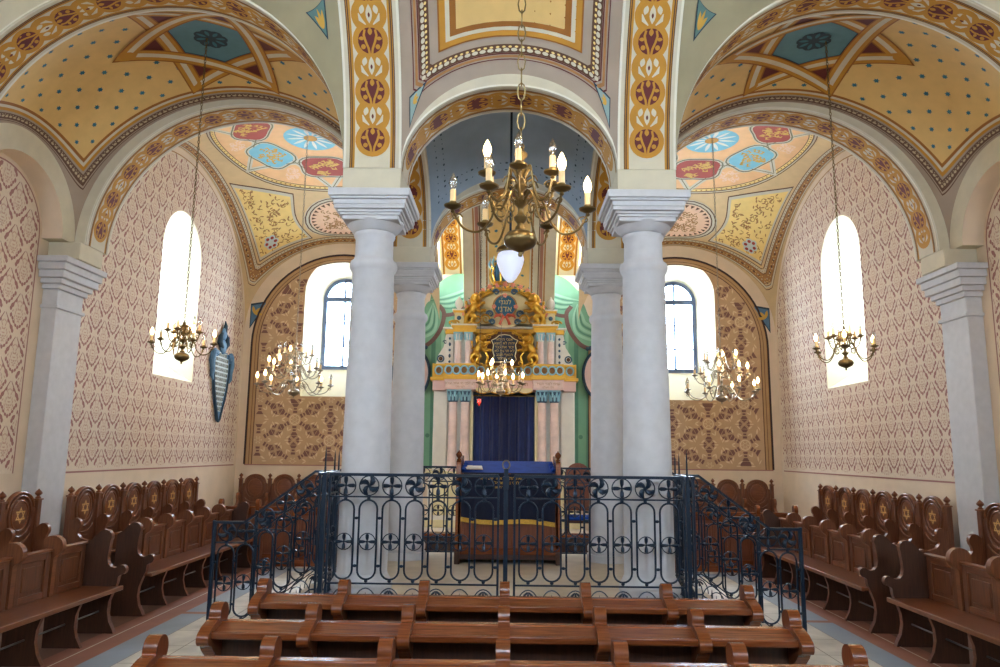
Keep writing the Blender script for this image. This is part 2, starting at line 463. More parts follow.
def frame(P,a,b,w,mat,lv,ch=0,step=.1):
    """closed rectangular band whose centre line is at +-a, +-b"""
    pts=[(-a+ch,-b),(a-ch,-b),(a,-b+ch),(a,b-ch),(a-ch,b),(-a+ch,b),(-a,b-ch),(-a,-b+ch)] if ch else [(-a,-b),(a,-b),(a,b),(-a,b)]
    P.line(pts,w,mat,lv,closed=True,step=step)
def field(P,a,b,mat,lv,step=.14): P.rect(-a,a,-b,b,mat,lv,step)
def beads(P,a,b,sp,r,mat,lv):
    for sx,sy,n,along in ((0,-b,a,0),(0,b,a,0),(-a,0,b,1),(a,0,b,1)):
        k=int(2*n/sp)
        for i in range(k+1):
            q=-n+2*n*i/k
            p=(q,sy) if not along else (sx,q)
            P.disc(p[0],p[1],r,mat,lv,8)
TEALM=M('medallion_blue_paint',(86,132,146),.7,var=.08)
def hexband(P,R,lv,w0=.20):
    """interlaced six-pointed star of ochre bands"""
    for rot in (0,pi):
        T=[(R*cos(rot+2*pi*k/3),R*sin(rot+2*pi*k/3)) for k in range(3)]
        P.line(T,w0,OCHRE,lv,closed=True,step=.1); P.line(T,w0*.36,CREAM,lv+1,closed=True,step=.1)
        for q in (1-w0/R,1+w0/R): P.line([(x*q,y*q) for x,y in T],.02,OCHRED,lv+1,closed=True,step=.1)
        lv+=2
BROWNM=M('umber_paint',(104,76,58),.75,var=.1)
CREAMD=M('dull_cream_paint',(190,170,138),.75,var=.05)
def starpanel(P,SX,SY,left,ex=.62,ey=.62,band_mat=BROWN,centre=True):
    a,b=SX-ex,SY-ey
    frame(P,a+.40,b+.40,.03,BROWN,1); frame(P,a+.33,b+.33,.025,BROWN,1)
    frame(P,a+.235,b+.235,.17,BROWNM,1); beads(P,a+.245,b+.245,.085,.034,CREAMD,2); beads(P,a+.19,b+.19,.06,.012,CREAMD,2)
    frame(P,a+.22,b+.22,.0,BROWN,1) if 0 else None
    field(P,a+.10,b+.10,OCHRE,1); field(P,a+.03,b+.03,CREAM,2); field(P,a-.03,b-.03,OCHRED,3); field(P,a-.09,b-.09,YELLOW,4)
    A,B=a-.2,b-.2
    nx=max(2,round(2*A/.21)); ny=max(2,round(2*B/.21)); R=.95
    for i in range(nx+1):
        for j in range(ny+1):
            if (i+j)%2: continue
            x,y=-A+2*A*i/nx,-B+2*B*j/ny
            if centre and hypot(x,y)<R*.85: continue
            if centre and any(hypot(x-1.0*cos(q),y-1.0*sin(q))<.22 for q in (pi/3*k for k in range(6))): continue
            P.star(x,y,.046,TEAL,5)
    if centre:
        R=min(1.10,b+.14)
        P.area([(R*.58*cos(pi/6+pi/3*k),R*.58*sin(pi/6+pi/3*k)) for k in range(6)],TEALM,6)
        for k in range(6):
            q=pi/3*k
            P.area([(R*.93*cos(q),R*.93*sin(q)),(R*.57*cos(q+pi/6),R*.57*sin(q+pi/6)),(R*.57*cos(q-pi/6),R*.57*sin(q-pi/6))],MAROON,6)
            q+=pi/6; 
        hexband(P,R,7)
        P.line([(R*.46*cos(pi/6+pi/3*k),R*.46*sin(pi/6+pi/3*k)) for k in range(6)],.015,TEALD,7,closed=True)
        for k in range(8): P.disc(.13*cos(pi/4*k),.13*sin(pi/4*k),.085,TEALD,8.5,10)
        dome(P,0,0,.16,TEALD,9,16,2)
        for k in range(8): P.leaf(.06*cos(pi/4*k),.06*sin(pi/4*k),pi/4*k,.13,.05,TEAL,9.6)
def corner_tri(P,SX,SY,s=.34,inx=.16,iny=.16):
    for sx in (-1,1):
        for sy in (-1,1):
            x,y=sx*(SX-inx),sy*(SY-iny)
            P.area([(x,y),(x-sx*s*1.5,y),(x,y-sy*s*1.5)],TEALD,1); P.area([(x-sx*.03,y-sy*.03),(x-sx*(s*1.38),y-sy*.03),(x-sx*.03,y-sy*s*1.38)],M('corner_teal',(92,128,124),.7),2.4)
            c=(x-sx*s*.42,y-sy*s*.42); q=atan2(-sy,-sx)
            for d in (-.7,0,.7): P.leaf(c[0]-.08*cos(q),c[1]-.08*sin(q),q+d,.22,.085,GOLDP,4)
GOLDP=M('gold_paint',(206,160,62),.6,var=.08)
def p_mid(P,SX,SY,left): starpanel(P,SX,SY,left)
def scrolls(P,cx,cy,w,h,mat,lv,n,seed):
    r=random.Random(seed)
    for k in range(n):
        x,y=cx+r.uniform(-w,w),cy+r.uniform(-h,h); q=r.uniform(0,2*pi)
        P.line([(x+.07*cos(q+a)*(.35+.13*a),y+.07*sin(q+a)*(.35+.13*a)) for a in (0,.8,1.6,2.4,3.2,4.0)],.02,mat,lv,step=.05,taper=lambda t:.4+t)
        P.leaf(x,y,q,.09,.035,mat,lv)
TANL=M('light_tan_paint',(216,184,134),.75,var=.05)
def p_far(P,SX,SY,left):
    # outer mouldings
    a,b=SX-.42,SY-.42
    frame(P,a+.08,b+.08,.03,BROWN,1,.3); frame(P,a,b,.07,CREAM,1,.3); 
    A,B=a-.24,b-.24
    frame(P,A,B,.34,BROWNL,1,.2)
    r=random.Random(3)
    for e,along in ((B,0),(A,1)):
        n=A if not along else B
        for sg in (-1,1):
            k=int(2*n/.2)
            for i in range(k):
                q=-n+.1+2*n*i/k
                for j in range(3):
                    c=(q+.06*cos(2.1*j+i),sg*e+.07*sin(2.1*j+i)) if not along else (sg*e+.07*sin(2.1*j+i),q+.06*cos(2.1*j+i))
                    P.disc(c[0],c[1],.026,YELLOW if j else CREAM,2,7)
                c=(q+.1,sg*e) if not along else (sg*e,q+.1); P.disc(c[0],c[1],.045,BROWN,1.6,8)
    frame(P,A+.175,B+.175,.025,BROWN,2,.2); frame(P,A-.175,B-.175,.025,BROWN,2,.1)
    frame(P,A-.24,B-.24,.09,CREAM,1,.1); beads(P,A-.24,B-.24,.09,.02,BROWNL,2); frame(P,A-.31,B-.31,.03,BROWN,1,.1)
    a,b=A-.34,B-.34
    field(P,a,b,TANL,1)
    R=min(1.95,a-.02)
    # corner panels
    for sx in (-1,1):
        for sy in (-1,1):
            pan=[tuple(p) for p in catmull([(a-.08,1.2),(1.7,1.55),(.9,2.0)],5)]+[tuple(p) for p in catmull([(.9,2.0),(1.02,2.9),(.78,b-.08)],5)][1:]+[(a-.08,b-.08)]
            pan=[(sx*p[0],sy*p[1]) for p in pan]
            cxm=sx*1.75; cym=sy*2.75
            for f_,m_,l_ in ((1,BROWN,2),(.965,CREAM,3),(.88,YELLOWP,4)): P.area([(cxm+(x-cxm)*f_,cym+(y-cym)*f_) for x,y in pan],m_,l_)
            pin=[(cxm+(x-cxm)*.78,cym+(y-cym)*.8) for x,y in pan]
            r=random.Random(11)
            for k in range(170):
                x,y=r.uniform(min(p[0] for p in pin),max(p[0] for p in pin)),r.uniform(min(p[1] for p in pin),max(p[1] for p in pin))
                if inpoly(x,y,pin):
                    q=r.uniform(0,2*pi); P.leaf(x,y,q,.11,.042,BROWNL,5); 
                    if k%2: P.line([(x,y),(x+.06*cos(q+2),y+.06*sin(q+2)),(x+.12*cos(q+1.4),y+.12*sin(q+1.4))],.016,OCHRED,5,step=.06)
            fx,fy=sx*(a-.62),sy*(b-.55)
            for k in range(6):
                q=pi/3*k; P.disc(fx+.14*cos(q),fy+.17*sin(q),.1,PLAQL,7,10); P.disc(fx+.14*cos(q),fy+.17*sin(q),.055,REDP,8,9)
            P.disc(fx,fy,.09,PLAQL,6.5,9)
    # end roundels
    for sy in (-1,1):
        y=sy*(b-.85); r0=.72
        dome(P,0,y,r0+.16,CREAM,3,28); P.ring(0,y,r0+.11,r0+.14,BROWN,5); P.ring(0,y,r0+.02,r0+.05,BROWN,5)
        dome(P,0,y,r0,PINKP,5,28)
        for k in range(30):
            q=2*pi*k/30; P.fill([(.69*cos(q-.07),y+.69*sin(q-.07)),(.69*cos(q+.07),y+.69*sin(q+.07)),(.58*cos(q),y+.58*sin(q))],BROWN,6)
        scrolls(P,0,y,.38,.38,BROWNL,6,70,5)
    # central round with interlaced star and six cartouches
    for rr,m,l in ((R,YELLOWP,5),(R-.1,PEACH,6)): P.fillc=None; dome(P,0,0,rr,m,l)
    P.ring(0,0,R+.06,R+.085,BROWN,5,56); P.ring(0,0,R+.015,R+.05,CREAM,5,56)
    for k in range(110): P.disc((R-.055)*cos(2*pi*k/110),(R-.055)*sin(2*pi*k/110),.022,BROWNL,8,7)
    P.ring(0,0,R-.015,R+.015,BROWN,7,48); P.ring(0,0,R-.115,R-.095,BROWN,7.5,48)
    for k in range(6):
        q=pi/2+pi/3*k; c=(1.12*cos(q),1.12*sin(q))
        mat=REDP if k%2==0 else SKYB
        def cart(sc): 
            pts=[]
            for i in range(28):
                z=2*pi*i/28; rr=.43*(1+.09*cos(4*z+pi))*sc; x,y=rr*cos(z)*.82,rr*sin(z)*1.12
                pts.append((c[0]+x*cos(q)-y*sin(q),c[1]+x*sin(q)+y*cos(q)))
            return pts
        P.area(cart(1.2),CREAM,8); P.line(cart(1.11),.03,OLIVED,9,closed=True,step=.2); P.area(cart(1.0),mat,9)
        rr=random.Random(k)
        for i in range(26):
            a_,r_=rr.uniform(0,2*pi),.31*sqrt(rr.random()); x,y=c[0]+r_*cos(a_),c[1]+r_*sin(a_); z=a_+1.4
            P.line([(x,y),(x+.07*cos(z),y+.07*sin(z)),(x+.10*cos(z+.9),y+.10*sin(z+.9)),(x+.09*cos(z+1.7),y+.09*sin(z+1.7))],.03,GOLDP,10,step=.05,taper=lambda t:.35+sin(pi*t))
        q2=q+pi/6
        scrolls(P,1.5*cos(q2),1.5*sin(q2),.16,.16,PINKP,8,18,k)
    for rot in (pi/2,-pi/2):
        T=[((R-.05)*cos(rot+2*pi*k/3),(R-.05)*sin(rot+2*pi*k/3)) for k in range(3)]
        P.line(T,.12,CREAM,7.6,closed=True); P.line(T,.02,OLIVED,8,closed=True)
    dome(P,0,0,.5,SKYB,8,24,5); 
    for k in range(12): P.leaf(.1*cos(pi/6*k),.1*sin(pi/6*k),pi/6*k,.36,.07,WHITE,9)
    P.disc(0,0,.13,OCHRE,10,12)
OLIVED=M('olive_line_paint',(110,104,74),.7,var=.05)
def dens(pts,st=.12):
    out=[]; n=len(pts)
    for i in range(n):
        a,b=pts[i],pts[(i+1)%n]; k=max(1,int(hypot(b[0]-a[0],b[1]-a[1])/st))
        out += [(a[0]+(b[0]-a[0])*j/k,a[1]+(b[1]-a[1])*j/k) for j in range(k)]
    return out
def dome(P,cx,cy,R,mat,lv,n=40,m=8):
    vs=[P.fn(cx,cy,lv)]; fs=[]
    for i in range(1,m+1):
        for j in range(n): vs.append(P.fn(cx+R*i/m*cos(2*pi*j/n),cy+R*i/m*sin(2*pi*j/n),lv))
    for j in range(n): fs.append((0,1+(j+1)%n,1+j))
    for i in range(m-1):
        for j in range(n): fs.append((1+i*n+j,1+i*n+(j+1)%n,1+(i+1)*n+(j+1)%n,1+(i+1)*n+j))
    P.b.add(vs,fs,mat)
def p_west_c(P,SX,SY,left):
    a,b=SX-.68,SY-.80
    frame(P,a+.20,b+.20,.02,MAROON,1,.14); frame(P,a+.14,b+.14,.045,BROWNL,1,.12); frame(P,a+.09,b+.09,.02,MAROON,1,.1)
    frame(P,a,b,.15,BROWN,1,.08)
    beads(P,a+.02,b+.02,.075,.032,CREAM,2); beads(P,a-.03,b-.03,.06,.018,YELLOWP,2.5)
    field(P,a-.19,b-.19,OCHRED,1); field(P,a-.21,b-.21,OCHRE,1.6); field(P,a-.28,b-.28,CREAM,2.2); field(P,a-.33,b-.33,OCHRED,2.8); field(P,a-.40,b-.40,YELLOW,3.4)
    A,B=a-.52,b-.6
    for j in range(int(2*B/.32)+1):
        for i in range(6): P.star(-A+2*A*i/5,-B+j*.32,.042,TEAL,4.5)
    for sx in (-1,1):
        for sy in (-1,1):
            x,y=sx*(a+.30),sy*(b+.24)
            P.area([(x,y-sy*.14),(x,y+sy*.34),(x-sx*.33,y-sy*.14)],TEALD,1); P.area([(x-sx*.02,y-sy*.115),(x-sx*.02,y+sy*.28),(x-sx*.28,y-sy*.115)],M('corner_pale_teal',(146,170,164),.7),2.4)
            for d in (-.7,0,.7): P.leaf(x-sx*.08,y-sy*.02,(pi/2 if sy>0 else -pi/2)*0+ (pi if sx>0 else 0)+d*1.0,.11,.05,GOLDP,4)
def p_west_s(P,SX,SY,left):
    corner_tri(P,SX,SY,.34,.8,1.15)
    starpanel(P,SX,SY,left,1.5,1.95)
def p_mid_c(P,SX,SY,left):
    for a,b in ((SX-.45,SY-.45),(SX-.62,SY-.62)):
        for sg in (-1,1):
            for i in range(26):
                q=-1+2*i/25
                P.disc(a*q,sg*b,.011 if i%3 else .02,TEALD,1,6); P.disc(sg*a,b*q,.011 if i%3 else .02,TEALD,1,6)
def p_east_c(P,SX,SY,left):
    # bands running east with a star panel down the middle
    field(P,SX-.2,SY-.35,CREAM,1)
    for s,w,m in ((.84,.05,BROWNL),(.74,.10,MAROONL),(.66,.03,BROWN),(.56,.10,CREAM),(.50,.05,OCHRED)):
        for sg in (-1,1): P.rect(sg*(s+w/2)*SX/1.5,sg*(s-w/2)*SX/1.5,-SY+.4,SY-.4,m,2)
    P.rect(-.44*SX/1.5,.44*SX/1.5,-SY+.45,SY-.45,YELLOW,2)
    for j in range(int((2*SY-1.2)/.22)):
        for i in range(3): 
            if (i+j)%2==0: P.star((-.28+.28*i)*SX/1.5,-SY+.6+.22*j,.05,TEAL,3.5)
MAROONL=M('rose_brown_paint',(168,118,100),.75,var=.06)
VB=dict()
SX0,SX1=-CX-HR,CX+HR
VAPEX={}
z,_=vault('ceiling',-XW+.28,SX0,YA0,YA1,2.13,1.12,0,MAUVE,p_mid,pin=.17); VAPEX['mid']=z
vault('ceiling',SX1,XW-.28,YA0,YA1,2.13,1.12,0,MAUVE,p_mid,pin=.17)
z,_=vault('ceiling',-XW,SX0,Y2+HR,YE,2.15,2.9,1.9,M('tan_plaster',(206,176,132),.8,var=.05),p_far,pin=.12); VAPEX['far']=z
vault('ceiling',SX1,XW,Y2+HR,YE,2.15,2.9,1.9,MATS['tan_plaster'],p_far,pin=.12)
z,_=vault('ceiling',-CX+HR,CX-HR,YW,Y1-HR,1.0,2.95,0,MAUVE,p_west_c); VAPEX['wc']=z
vault('ceiling',-XW,SX0,YW,Y1-HR,2.15,2.95,1.9,OLIVE,p_west_s)
vault('ceiling',SX1,XW,YW,Y1-HR,2.15,2.95,1.9,OLIVE,p_west_s)
z,_=vault('ceiling',-CX+HR,CX-HR,YA0,YA1,.99,1.1,0,GREYB,p_mid_c); VAPEX['mc']=z
z,_=vault('ceiling',-CX+HR,CX-HR,Y2+HR,YE+.01,.99,2.95,0,CREAM,p_east_c); VAPEX['ec']=z

# ---------------------------------------------------------------- walls
def arch_poly(c,half,zb,zs,rise,n=24):
    return [(c-half,zb)]+arc(n,pi,0,half,rise,(c,zs))+[(c+half,zb)]
def damask(P,reg,hole):
    """rose damask of pointed lobes on a half-drop lattice"""
    W,H=.50,.56
    xs=[p[0] for p in reg]; zs=[p[1] for p in reg]
    def ok(a,b): return inpoly(a,b,reg) and not (hole and inpoly(a,b,hole))
    P.keep=ok
    i0,i1=int(min(xs)/W)-1,int(max(xs)/W)+2
    for i in range(i0*2,i1*2):
        for j in range(0,int((max(zs)-ZD)/H)+2):
            cx=i*W/2; cz=ZD+.05+j*H+(H/2 if i%2 else 0)
            if not ok(cx,cz) and not ok(cx,cz+.2) and not ok(cx+.2,cz) and not ok(cx-.2,cz): continue
            K=1.2
            L_=lambda dx,dz,q,l,w,m:P.leaf(cx+K*dx,cz+.0+K*dz,q,l*K,w*K,m,2)
            for sg in (-1,1):
                P.line([(cx+K*sg*x_,cz+K*z_) for x_,z_ in ((.010,.215),(.05,.155),(.09,.10),(.128,.045))],.022,DAMD,2,step=.2,taper=lambda t:.45+.9*t)
                L_(sg*.085,.10,-pi/2+sg*.75,.08,.046,DAMD); L_(sg*.13,.065,-pi/2+sg*.1,.055,.040,DAMD); L_(sg*.05,.155,-pi/2+sg*.2,.05,.026,DAMD)
                L_(sg*.118,-.005,-pi/2+sg*.1,.055,.036,DAMD); L_(sg*.105,-.04,-pi/2-sg*.5,.05,.032,DAMD)
                L_(sg*.09,-.085,-pi/2-sg*.9,.05,.030,DAMD); L_(sg*.055,-.115,-pi/2-sg*.8,.05,.032,DAMD)
                for (dx,dz) in ((.03,.10),(.05,.05),(.025,.0),(.07,-.02),(.04,-.06),(.02,-.10),(.0,.14),(.06,.02),(.085,.03),(.03,.06),(.01,.04),(.05,-.02),(.015,-.05),(.07,-.06),(.035,.13)):
                    L_(sg*dx,dz,pi/2+sg*(1+dx*30+dz*9),.040,.016,DAML)
            L_(0,-.175,pi/2,.05,.036,DAMD)
    P.keep=None
def eastpat(P,reg,hole):
    """brown spindles on a triangular lattice, pale leaf work between"""
    S=.95; H=S*sqrt(3)/2
    def ok(a,b): return inpoly(a,b,reg) and not (hole and inpoly(a,b,hole))
    P.keep=ok
    xs=[p[0] for p in reg]
    x0=min(xs)+.12; n=6
    for i in range(-1,n+1):
        for j in range(-2,8):
            cx=x0+i*H; cz=ZD+.55+j*S+(S/2 if i%2 else 0)
            P.ring(cx,cz,.10,.125,EASL,3); P.ring(cx,cz,.04,.05,EASL,3,12)
            for k in range(6): P.disc(cx+.075*cos(k*pi/3),cz+.075*sin(k*pi/3),.014,EASL,3,7)
            for q in (pi/2,pi/6,-pi/6):
                c,s=cos(q),sin(q)
                def T(u,v): return (cx+u*c-v*s, cz+u*s+v*c)
                # chain of small pieces, wider spindle in the middle
                for u0,u1,w0,w1 in ((.15,.20,.05,.045),(.225,.265,.035,.035),(.29,.36,.04,.085),(.37,.47,.10,.13),(.48,.58,.13,.10),(.59,.66,.085,.04),(.685,.725,.035,.035),(.75,.80,.045,.05)):
                    P.poly([T(u0,-w0),T(u1,-w1),T(u1,w1),T(u0,w0)],EASD,2)
                for d in (-.06,0,.06):
                    P.line([T(.38+d*.4,-.1),T(.57+d*.4,.1)],.014,EASB,3,step=.5); P.line([T(.38+d*.4,.1),T(.57+d*.4,-.1)],.014,EASB,3,step=.5)
            # leaf work in the two triangles
            for q in (0,pi/3):
                tx,tz=cx+S/sqrt(3)*cos(q),cz+S/sqrt(3)*sin(q)
                for k in range(3):
                    w=q+pi+2*pi*k/3
                    for d in (-.42,.42): P.leaf(tx+.10*cos(w+d*1.6),tz+.10*sin(w+d*1.6),w+d,.14,.04,EASL,2)
                    P.leaf(tx+.24*cos(w),tz+.24*sin(w),w+.5,.11,.032,EASL,2); P.leaf(tx+.24*cos(w),tz+.24*sin(w),w-.5,.11,.032,EASL,2)
                    P.leaf(tx+.05*cos(w+pi/3),tz+.05*sin(w+pi/3),w+pi/3,.12,.03,EASL,2)
                    a0=w-1.05
                    P.line([(cx+.0,cz+.0)],.01,EASL,2) if 0 else None
    P.keep=None
def wall_plane(mb,fn,outer,holes,mat):
    L=[outer]+holes; flat=[p for l in L for p in l]
    tr=tessellate_polygon([[Vector((a,b,0)) for a,b in l] for l in L])
    mb.add([fn(a,b,0) for a,b in flat],[tuple(t) for t in tr],mat)
def reveal(mb,fn,A,B,depth,mat=None):
    """splayed sides of a window opening, from outline A on the wall to B at depth"""
    n=len(A); vs=[fn(a,b,0) for a,b in A]+[fn(a,b,-depth/.003) for a,b in B]
    mb.add(vs,[(i,(i+1)%n,n+(i+1)%n,n+i) for i in range(n)],mat or REVEAL)
windows=[0]
PORT=[]
def window(fn, c, half, zb, zs, rise, d, inward):
    """arched frame with bars and one sheet of panes; fn(a,z,depth)"""
    windows[0]+=1; mb=MB(); o=arch_poly(c,half,zb,zs,rise); i=arch_poly(c,half-.09,zb+.1,zs,rise-.09)
    n=len(o)
    for dd in (d,d+.07): mb.add([fn(a,z,dd) for a,z in o]+[fn(a,z,dd) for a,z in i],[(k,(k+1)%n,n+(k+1)%n,n+k) for k in range(n)],FRAME)
    mb.add([fn(a,z,d) for a,z in i]+[fn(a,z,d+.07) for a,z in i],[(k,(k+1)%n,n+(k+1)%n,n+k) for k in range(n)],FRAME)
    def bar(a0,a1,z0,z1,w=0):
        mb.add([fn(a,z,q) for q in (d-w,d+.06) for a,z in ((a0,z0),(a1,z0),(a1,z1),(a0,z1))],[(0,1,2,3),(7,6,5,4),(0,4,5,1),(1,5,6,2),(2,6,7,3),(3,7,4,0)],FRAME)
    bar(c-half+.05,c+half-.05,zs-.06,zs+.06,.01)
    bar(c-.022,c+.022,zb+.05,zs+rise-.05)
    for k in (1,2): bar(c-half+.06,c+half-.06,zb+(zs-zb)*k/3-.012,zb+(zs-zb)*k/3+.012)
    w=tag(mb.obj('window_%d'%windows[0],smooth=False),kind='structure')
    g=MB(); wall_plane(g,lambda a,z,l:fn(a,z,d+.035),arch_poly(c,half-.05,zb+.05,zs,rise-.05),[],PANE)
    g.obj('pane',w,smooth=False,fix=False)
    PORT.append((fn(c,(zb+zs+rise)/2,d+.2),2*half+.1,zs+rise-zb+.1,inward))
def side_wall(sg,name):
    mb=MB(); X=sg*XW
    fn=lambda a,z,lv:(X-sg*.003*lv,a,z)
    fd=lambda a,z,d:(X+sg*d,a,z)
    wc=13.75
    H=arch_poly(wc,.83,3.18,5.55,.83); HI=arch_poly(wc,.50,3.75,5.42,.50)
    Hw=arch_poly(3.2,.83,3.18,5.55,.83); HwI=arch_poly(3.2,.50,3.75,5.42,.50)
    wall_plane(mb,fn,[(YW,0),(YE,0),(YE,8.4),(YW,8.4)],[H,Hw],DADO)
    reveal(mb,fn,H,HI,.85); reveal(mb,fn,Hw,HwI,.85)
    P=Paint(mb,fn)
    for c,h,rise,hole in ((13.8,3.32,2.76,H),(3.1,3.5,2.76,Hw)):
        reg=arch_poly(c,h,ZD,ZS,rise,40)
        reg=[(max(min(a,YE-.06),YW+.02),z) for a,z in reg]
        P.fill(reg,DAMB,1,[hole]); damask(P,reg,hole)
        P.rect(reg[0][0],reg[-1][0],ZD-.03,ZD-.005,DAMD,2)
        P.line([(a,z) for a,z in reg[1:-1]],.02,BROWNL,2)
    reg=arch_poly((Y1+Y2)/2,.80,ZD,ZS,.75,24); P.fill(reg,DAMB,1); damask(P,reg,None); P.line(reg,.022,DAMD,2)
    tag(mb.obj(name,smooth=False,fix=False),kind='structure')
    for c in (wc,3.2): window(fd,c,.50,3.75,5.42,.50,.85,(-sg,0,0))
side_wall(-1,'wall_left'); side_wall(1,'wall_right')
# east wall
mb=MB(); fnE=lambda a,z,lv:(a,YE-.003*lv,z); fdE=lambda a,z,d:(a,YE+d,z)
holes=[];EH=[]
for sg in (-1,1):
    c=sg*4.0
    H=arch_poly(c,.84,3.12,5.6,.84); HI=arch_poly(c,.52,3.80,5.52,.52); holes.append(H); EH.append((c,H,HI))
wall_plane(mb,fnE,[(-XW,0),(XW,0),(XW,8.4),(-XW,8.4)],holes,DADO)
P=Paint(mb,fnE)
for c,H,HI in EH:
    reveal(mb,fnE,H,HI,.5)
    cc=3.94 if c>0 else -3.94
    reg=arch_poly(cc,1.93,ZD,4.35,1.98,36); fr=arch_poly(cc,2.10,ZD,4.35,2.15,36)
    P.fill(fr,BROWNL,1,[H]); P.fill(arch_poly(cc,2.07,ZD,4.35,2.12,36),M('tan_band',(190,150,104),.85,var=.05),1.5,[H])
    P.fill(reg,EASB,2,[H]); fn0=P.fn; P.fn=lambda a,z,lv:fn0(a,z,lv+1.5); eastpat(P,reg,H); P.fn=fn0
    P.line(fr,.045,M('dark_frame_line',(58,38,34),.7,var=.05),3); P.line(reg,.02,BROWN,4)
    P.line(arch_poly(cc,2.0,ZD,4.35,2.05,36),.012,BROWN,3)
    P.rect(fr[0][0],fr[-1][0],ZD-.025,ZD,DAMD,3)
    # corner ornaments between vault and lunette
    for sx in (-1,):
        x=cc+(2.18 if c>0 else -2.18); z=4.95; s=1 if c>0 else -1
        P.fill([(x-s*.0,z-.25),(x+s*.0,z+.35),(x-s*.42,z+.42)],TEALD,1.2); P.fill([(x-s*.02,z-.18),(x-s*.02,z+.31),(x-s*.36,z+.37)],PLAQ,2)
        for q in (.4,1.3,2.2): P.leaf(x-s*.1,z+.1,pi/2+s*(q-.6),.2,.07,GOLDP,3)
tag(mb.obj('wall_back',smooth=False,fix=False),kind='structure')
for c,H,HI in EH: window(fdE,c,.52,3.80,5.52,.52,.5,(0,-1,0))
# west wall (behind the viewer) with three windows
mb=MB(); fnW=lambda a,z,lv:(a,YW+.003*lv,z); fdW=lambda a,z,d:(a,YW-d,z); hs=[]
for c in (-3.9,0,3.9): hs.append((c,arch_poly(c,.70,3.3,5.5,.70),arch_poly(c,.46,3.7,5.4,.46)))
wall_plane(mb,fnW,[(-XW,0),(XW,0),(XW,8.4),(-XW,8.4)],[h[1] for h in hs],DADO)
for c,H,HI in hs: reveal(mb,fnW,H,HI,.5)
tag(mb.obj('wall_front',smooth=False,fix=False),kind='structure')
for c,H,HI in hs: window(fdW,c,.46,3.7,5.4,.46,.5,(0,1,0))
# floor
mb=MB()
def fl(x0,x1,y0,y1,z,m): mb.add([(x0,y0,z),(x1,y0,z),(x1,y1,z),(x0,y1,z)],[(0,1,2,3)],m)
fl(-XW,XW,YW,YE,0,TILED)
for sg in (-1,1):
    a=lambda v:sg*v
    x=sorted((a(3.98),a(4.7))); fl(x[0],x[1],YW,12.4,.003,TILED)
    x=sorted((a(3.74),a(4.14))); fl(x[0],x[1],YW,12.5,.004,TILER)
    x=sorted((a(3.955),a(3.97))); fl(x[0],x[1],YW,12.5,.006,WHITE)
    x=sorted((a(3.44),a(3.74))); fl(x[0],x[1],YW,12.5,.005,TILEB)
    x=sorted((a(3.44),a(3.74))); fl(x[0],x[1],8.95,9.06,.007,TILER)
fl(-3.44,3.44,YW,12.9,.002,TILE); fl(-3.74,3.74,12.1,12.4,.006,TILEB)
G=M('floor_joint',(150,142,128),.7,var=.05)
for k in range(-5,6): fl(k*.62-.006,k*.62+.006,YW,12.1,.003,G)
for k in range(21): fl(-3.44,3.44,k*.62-.506,k*.62-.494,.0035,G)
tag(mb.obj('floor',smooth=False,fix=False),kind='structure')
# pilasters between the bays
def pilaster(sg,y):
    mb=MB(); f=lambda x0,x1,y0,y1,z0,z1,m:mb.box(*sorted((sg*x0,sg*x1)),y0,y1,z0,z1,m)
    f(6.03,XW,y-.30,y+.30,.12,3.98,STONE); f(5.98,XW,y-.34,y+.34,0,.12,STONE); f(5.97,XW,y-.36,y+.36,.0,.3,STONE); f(6.0,XW,y-.33,y+.33,.3,.36,STONE)
    f(6.0,XW,y-.33,y+.33,3.72,3.77,STONE)
    for x,h,z0,z1 in ((5.99,.335,3.98,4.05),(5.95,.38,4.05,4.12),(5.90,.43,4.12,4.22),(5.87,.46,4.22,4.32),(5.83,.50,4.32,ZCAP)): f(x,XW,y-h,y+h,z0,z1,STONE)
    f(5.80,XW,y-HR,y+HR,ZCAP,ZS,CREAM)
    trims[0]+=1; tag(mb.obj('trim_%d'%trims[0],smooth=False,bevel=.012),kind='structure')
for sg in (-1,1):
    for y in (Y1,Y2-.12): pilaster(sg,y)
# ---------------------------------------------------------------- the platform and its four columns
mb=MB()
mb.box(-1.74,1.74,6.72,10.8,0,PZ-.05,PALE); mb.box(-1.78,1.78,6.68,10.84,PZ-.05,PZ,PALE)
plat=thing('bimah_platform','raised stone platform inside the iron railing, under the four columns','platform',(0,0,0))
mb.obj('stone_base',plat,bevel=.01)
for sg in (-1,1):
    st=thing('platform_stair','pale stone steps up to the railed platform, %s'%('blue plaque side' if sg<0 else 'away from blue plaque'),'stair',(0,0,0))
    for k in range(3):
        m=MB(); x0,x1=1.785,1.98+.25*(k+1); z=PZ-.125*(k+1)
        m.box(*sorted((sg*x0,sg*x1)),7.68,8.86,0 if k==2 else z-.125,z,PALE)
        if k==2: pass
        m.obj('step',st,bevel=.008)
    m=MB(); m.box(*sorted((sg*1.785,sg*1.98)),7.68,8.86,PZ-.125,PZ,PALE); m.obj('landing',st,bevel=.008)
def column():
    pr=[(.29,0),(.29,.09),(.265,.10),(.285,.13),(.285,.18),(.26,.22),(.25,.24),(.236,.27),(.234,.7),(.229,1.4),(.219,2.2),(.206,3.14),(.222,3.16),(.236,3.19),(.236,3.22),(.226,3.25),(.200,3.27),(.190,3.30),(.188,3.48),(.200,3.50),(.206,3.52),(.200,3.54),(.214,3.55),(.235,3.575),(.262,3.60),(.29,3.64)]
    return pr
CL={(-1,0):'thick white stone column at the front railing corner, blue plaque side',(1,0):'thick white stone column at the front railing corner, away from blue plaque',
    (-1,1):'slimmer-looking white stone column behind the reading desk, on the blue plaque side',(1,1):'slimmer-looking white stone column behind the reading desk, away from the blue plaque'}
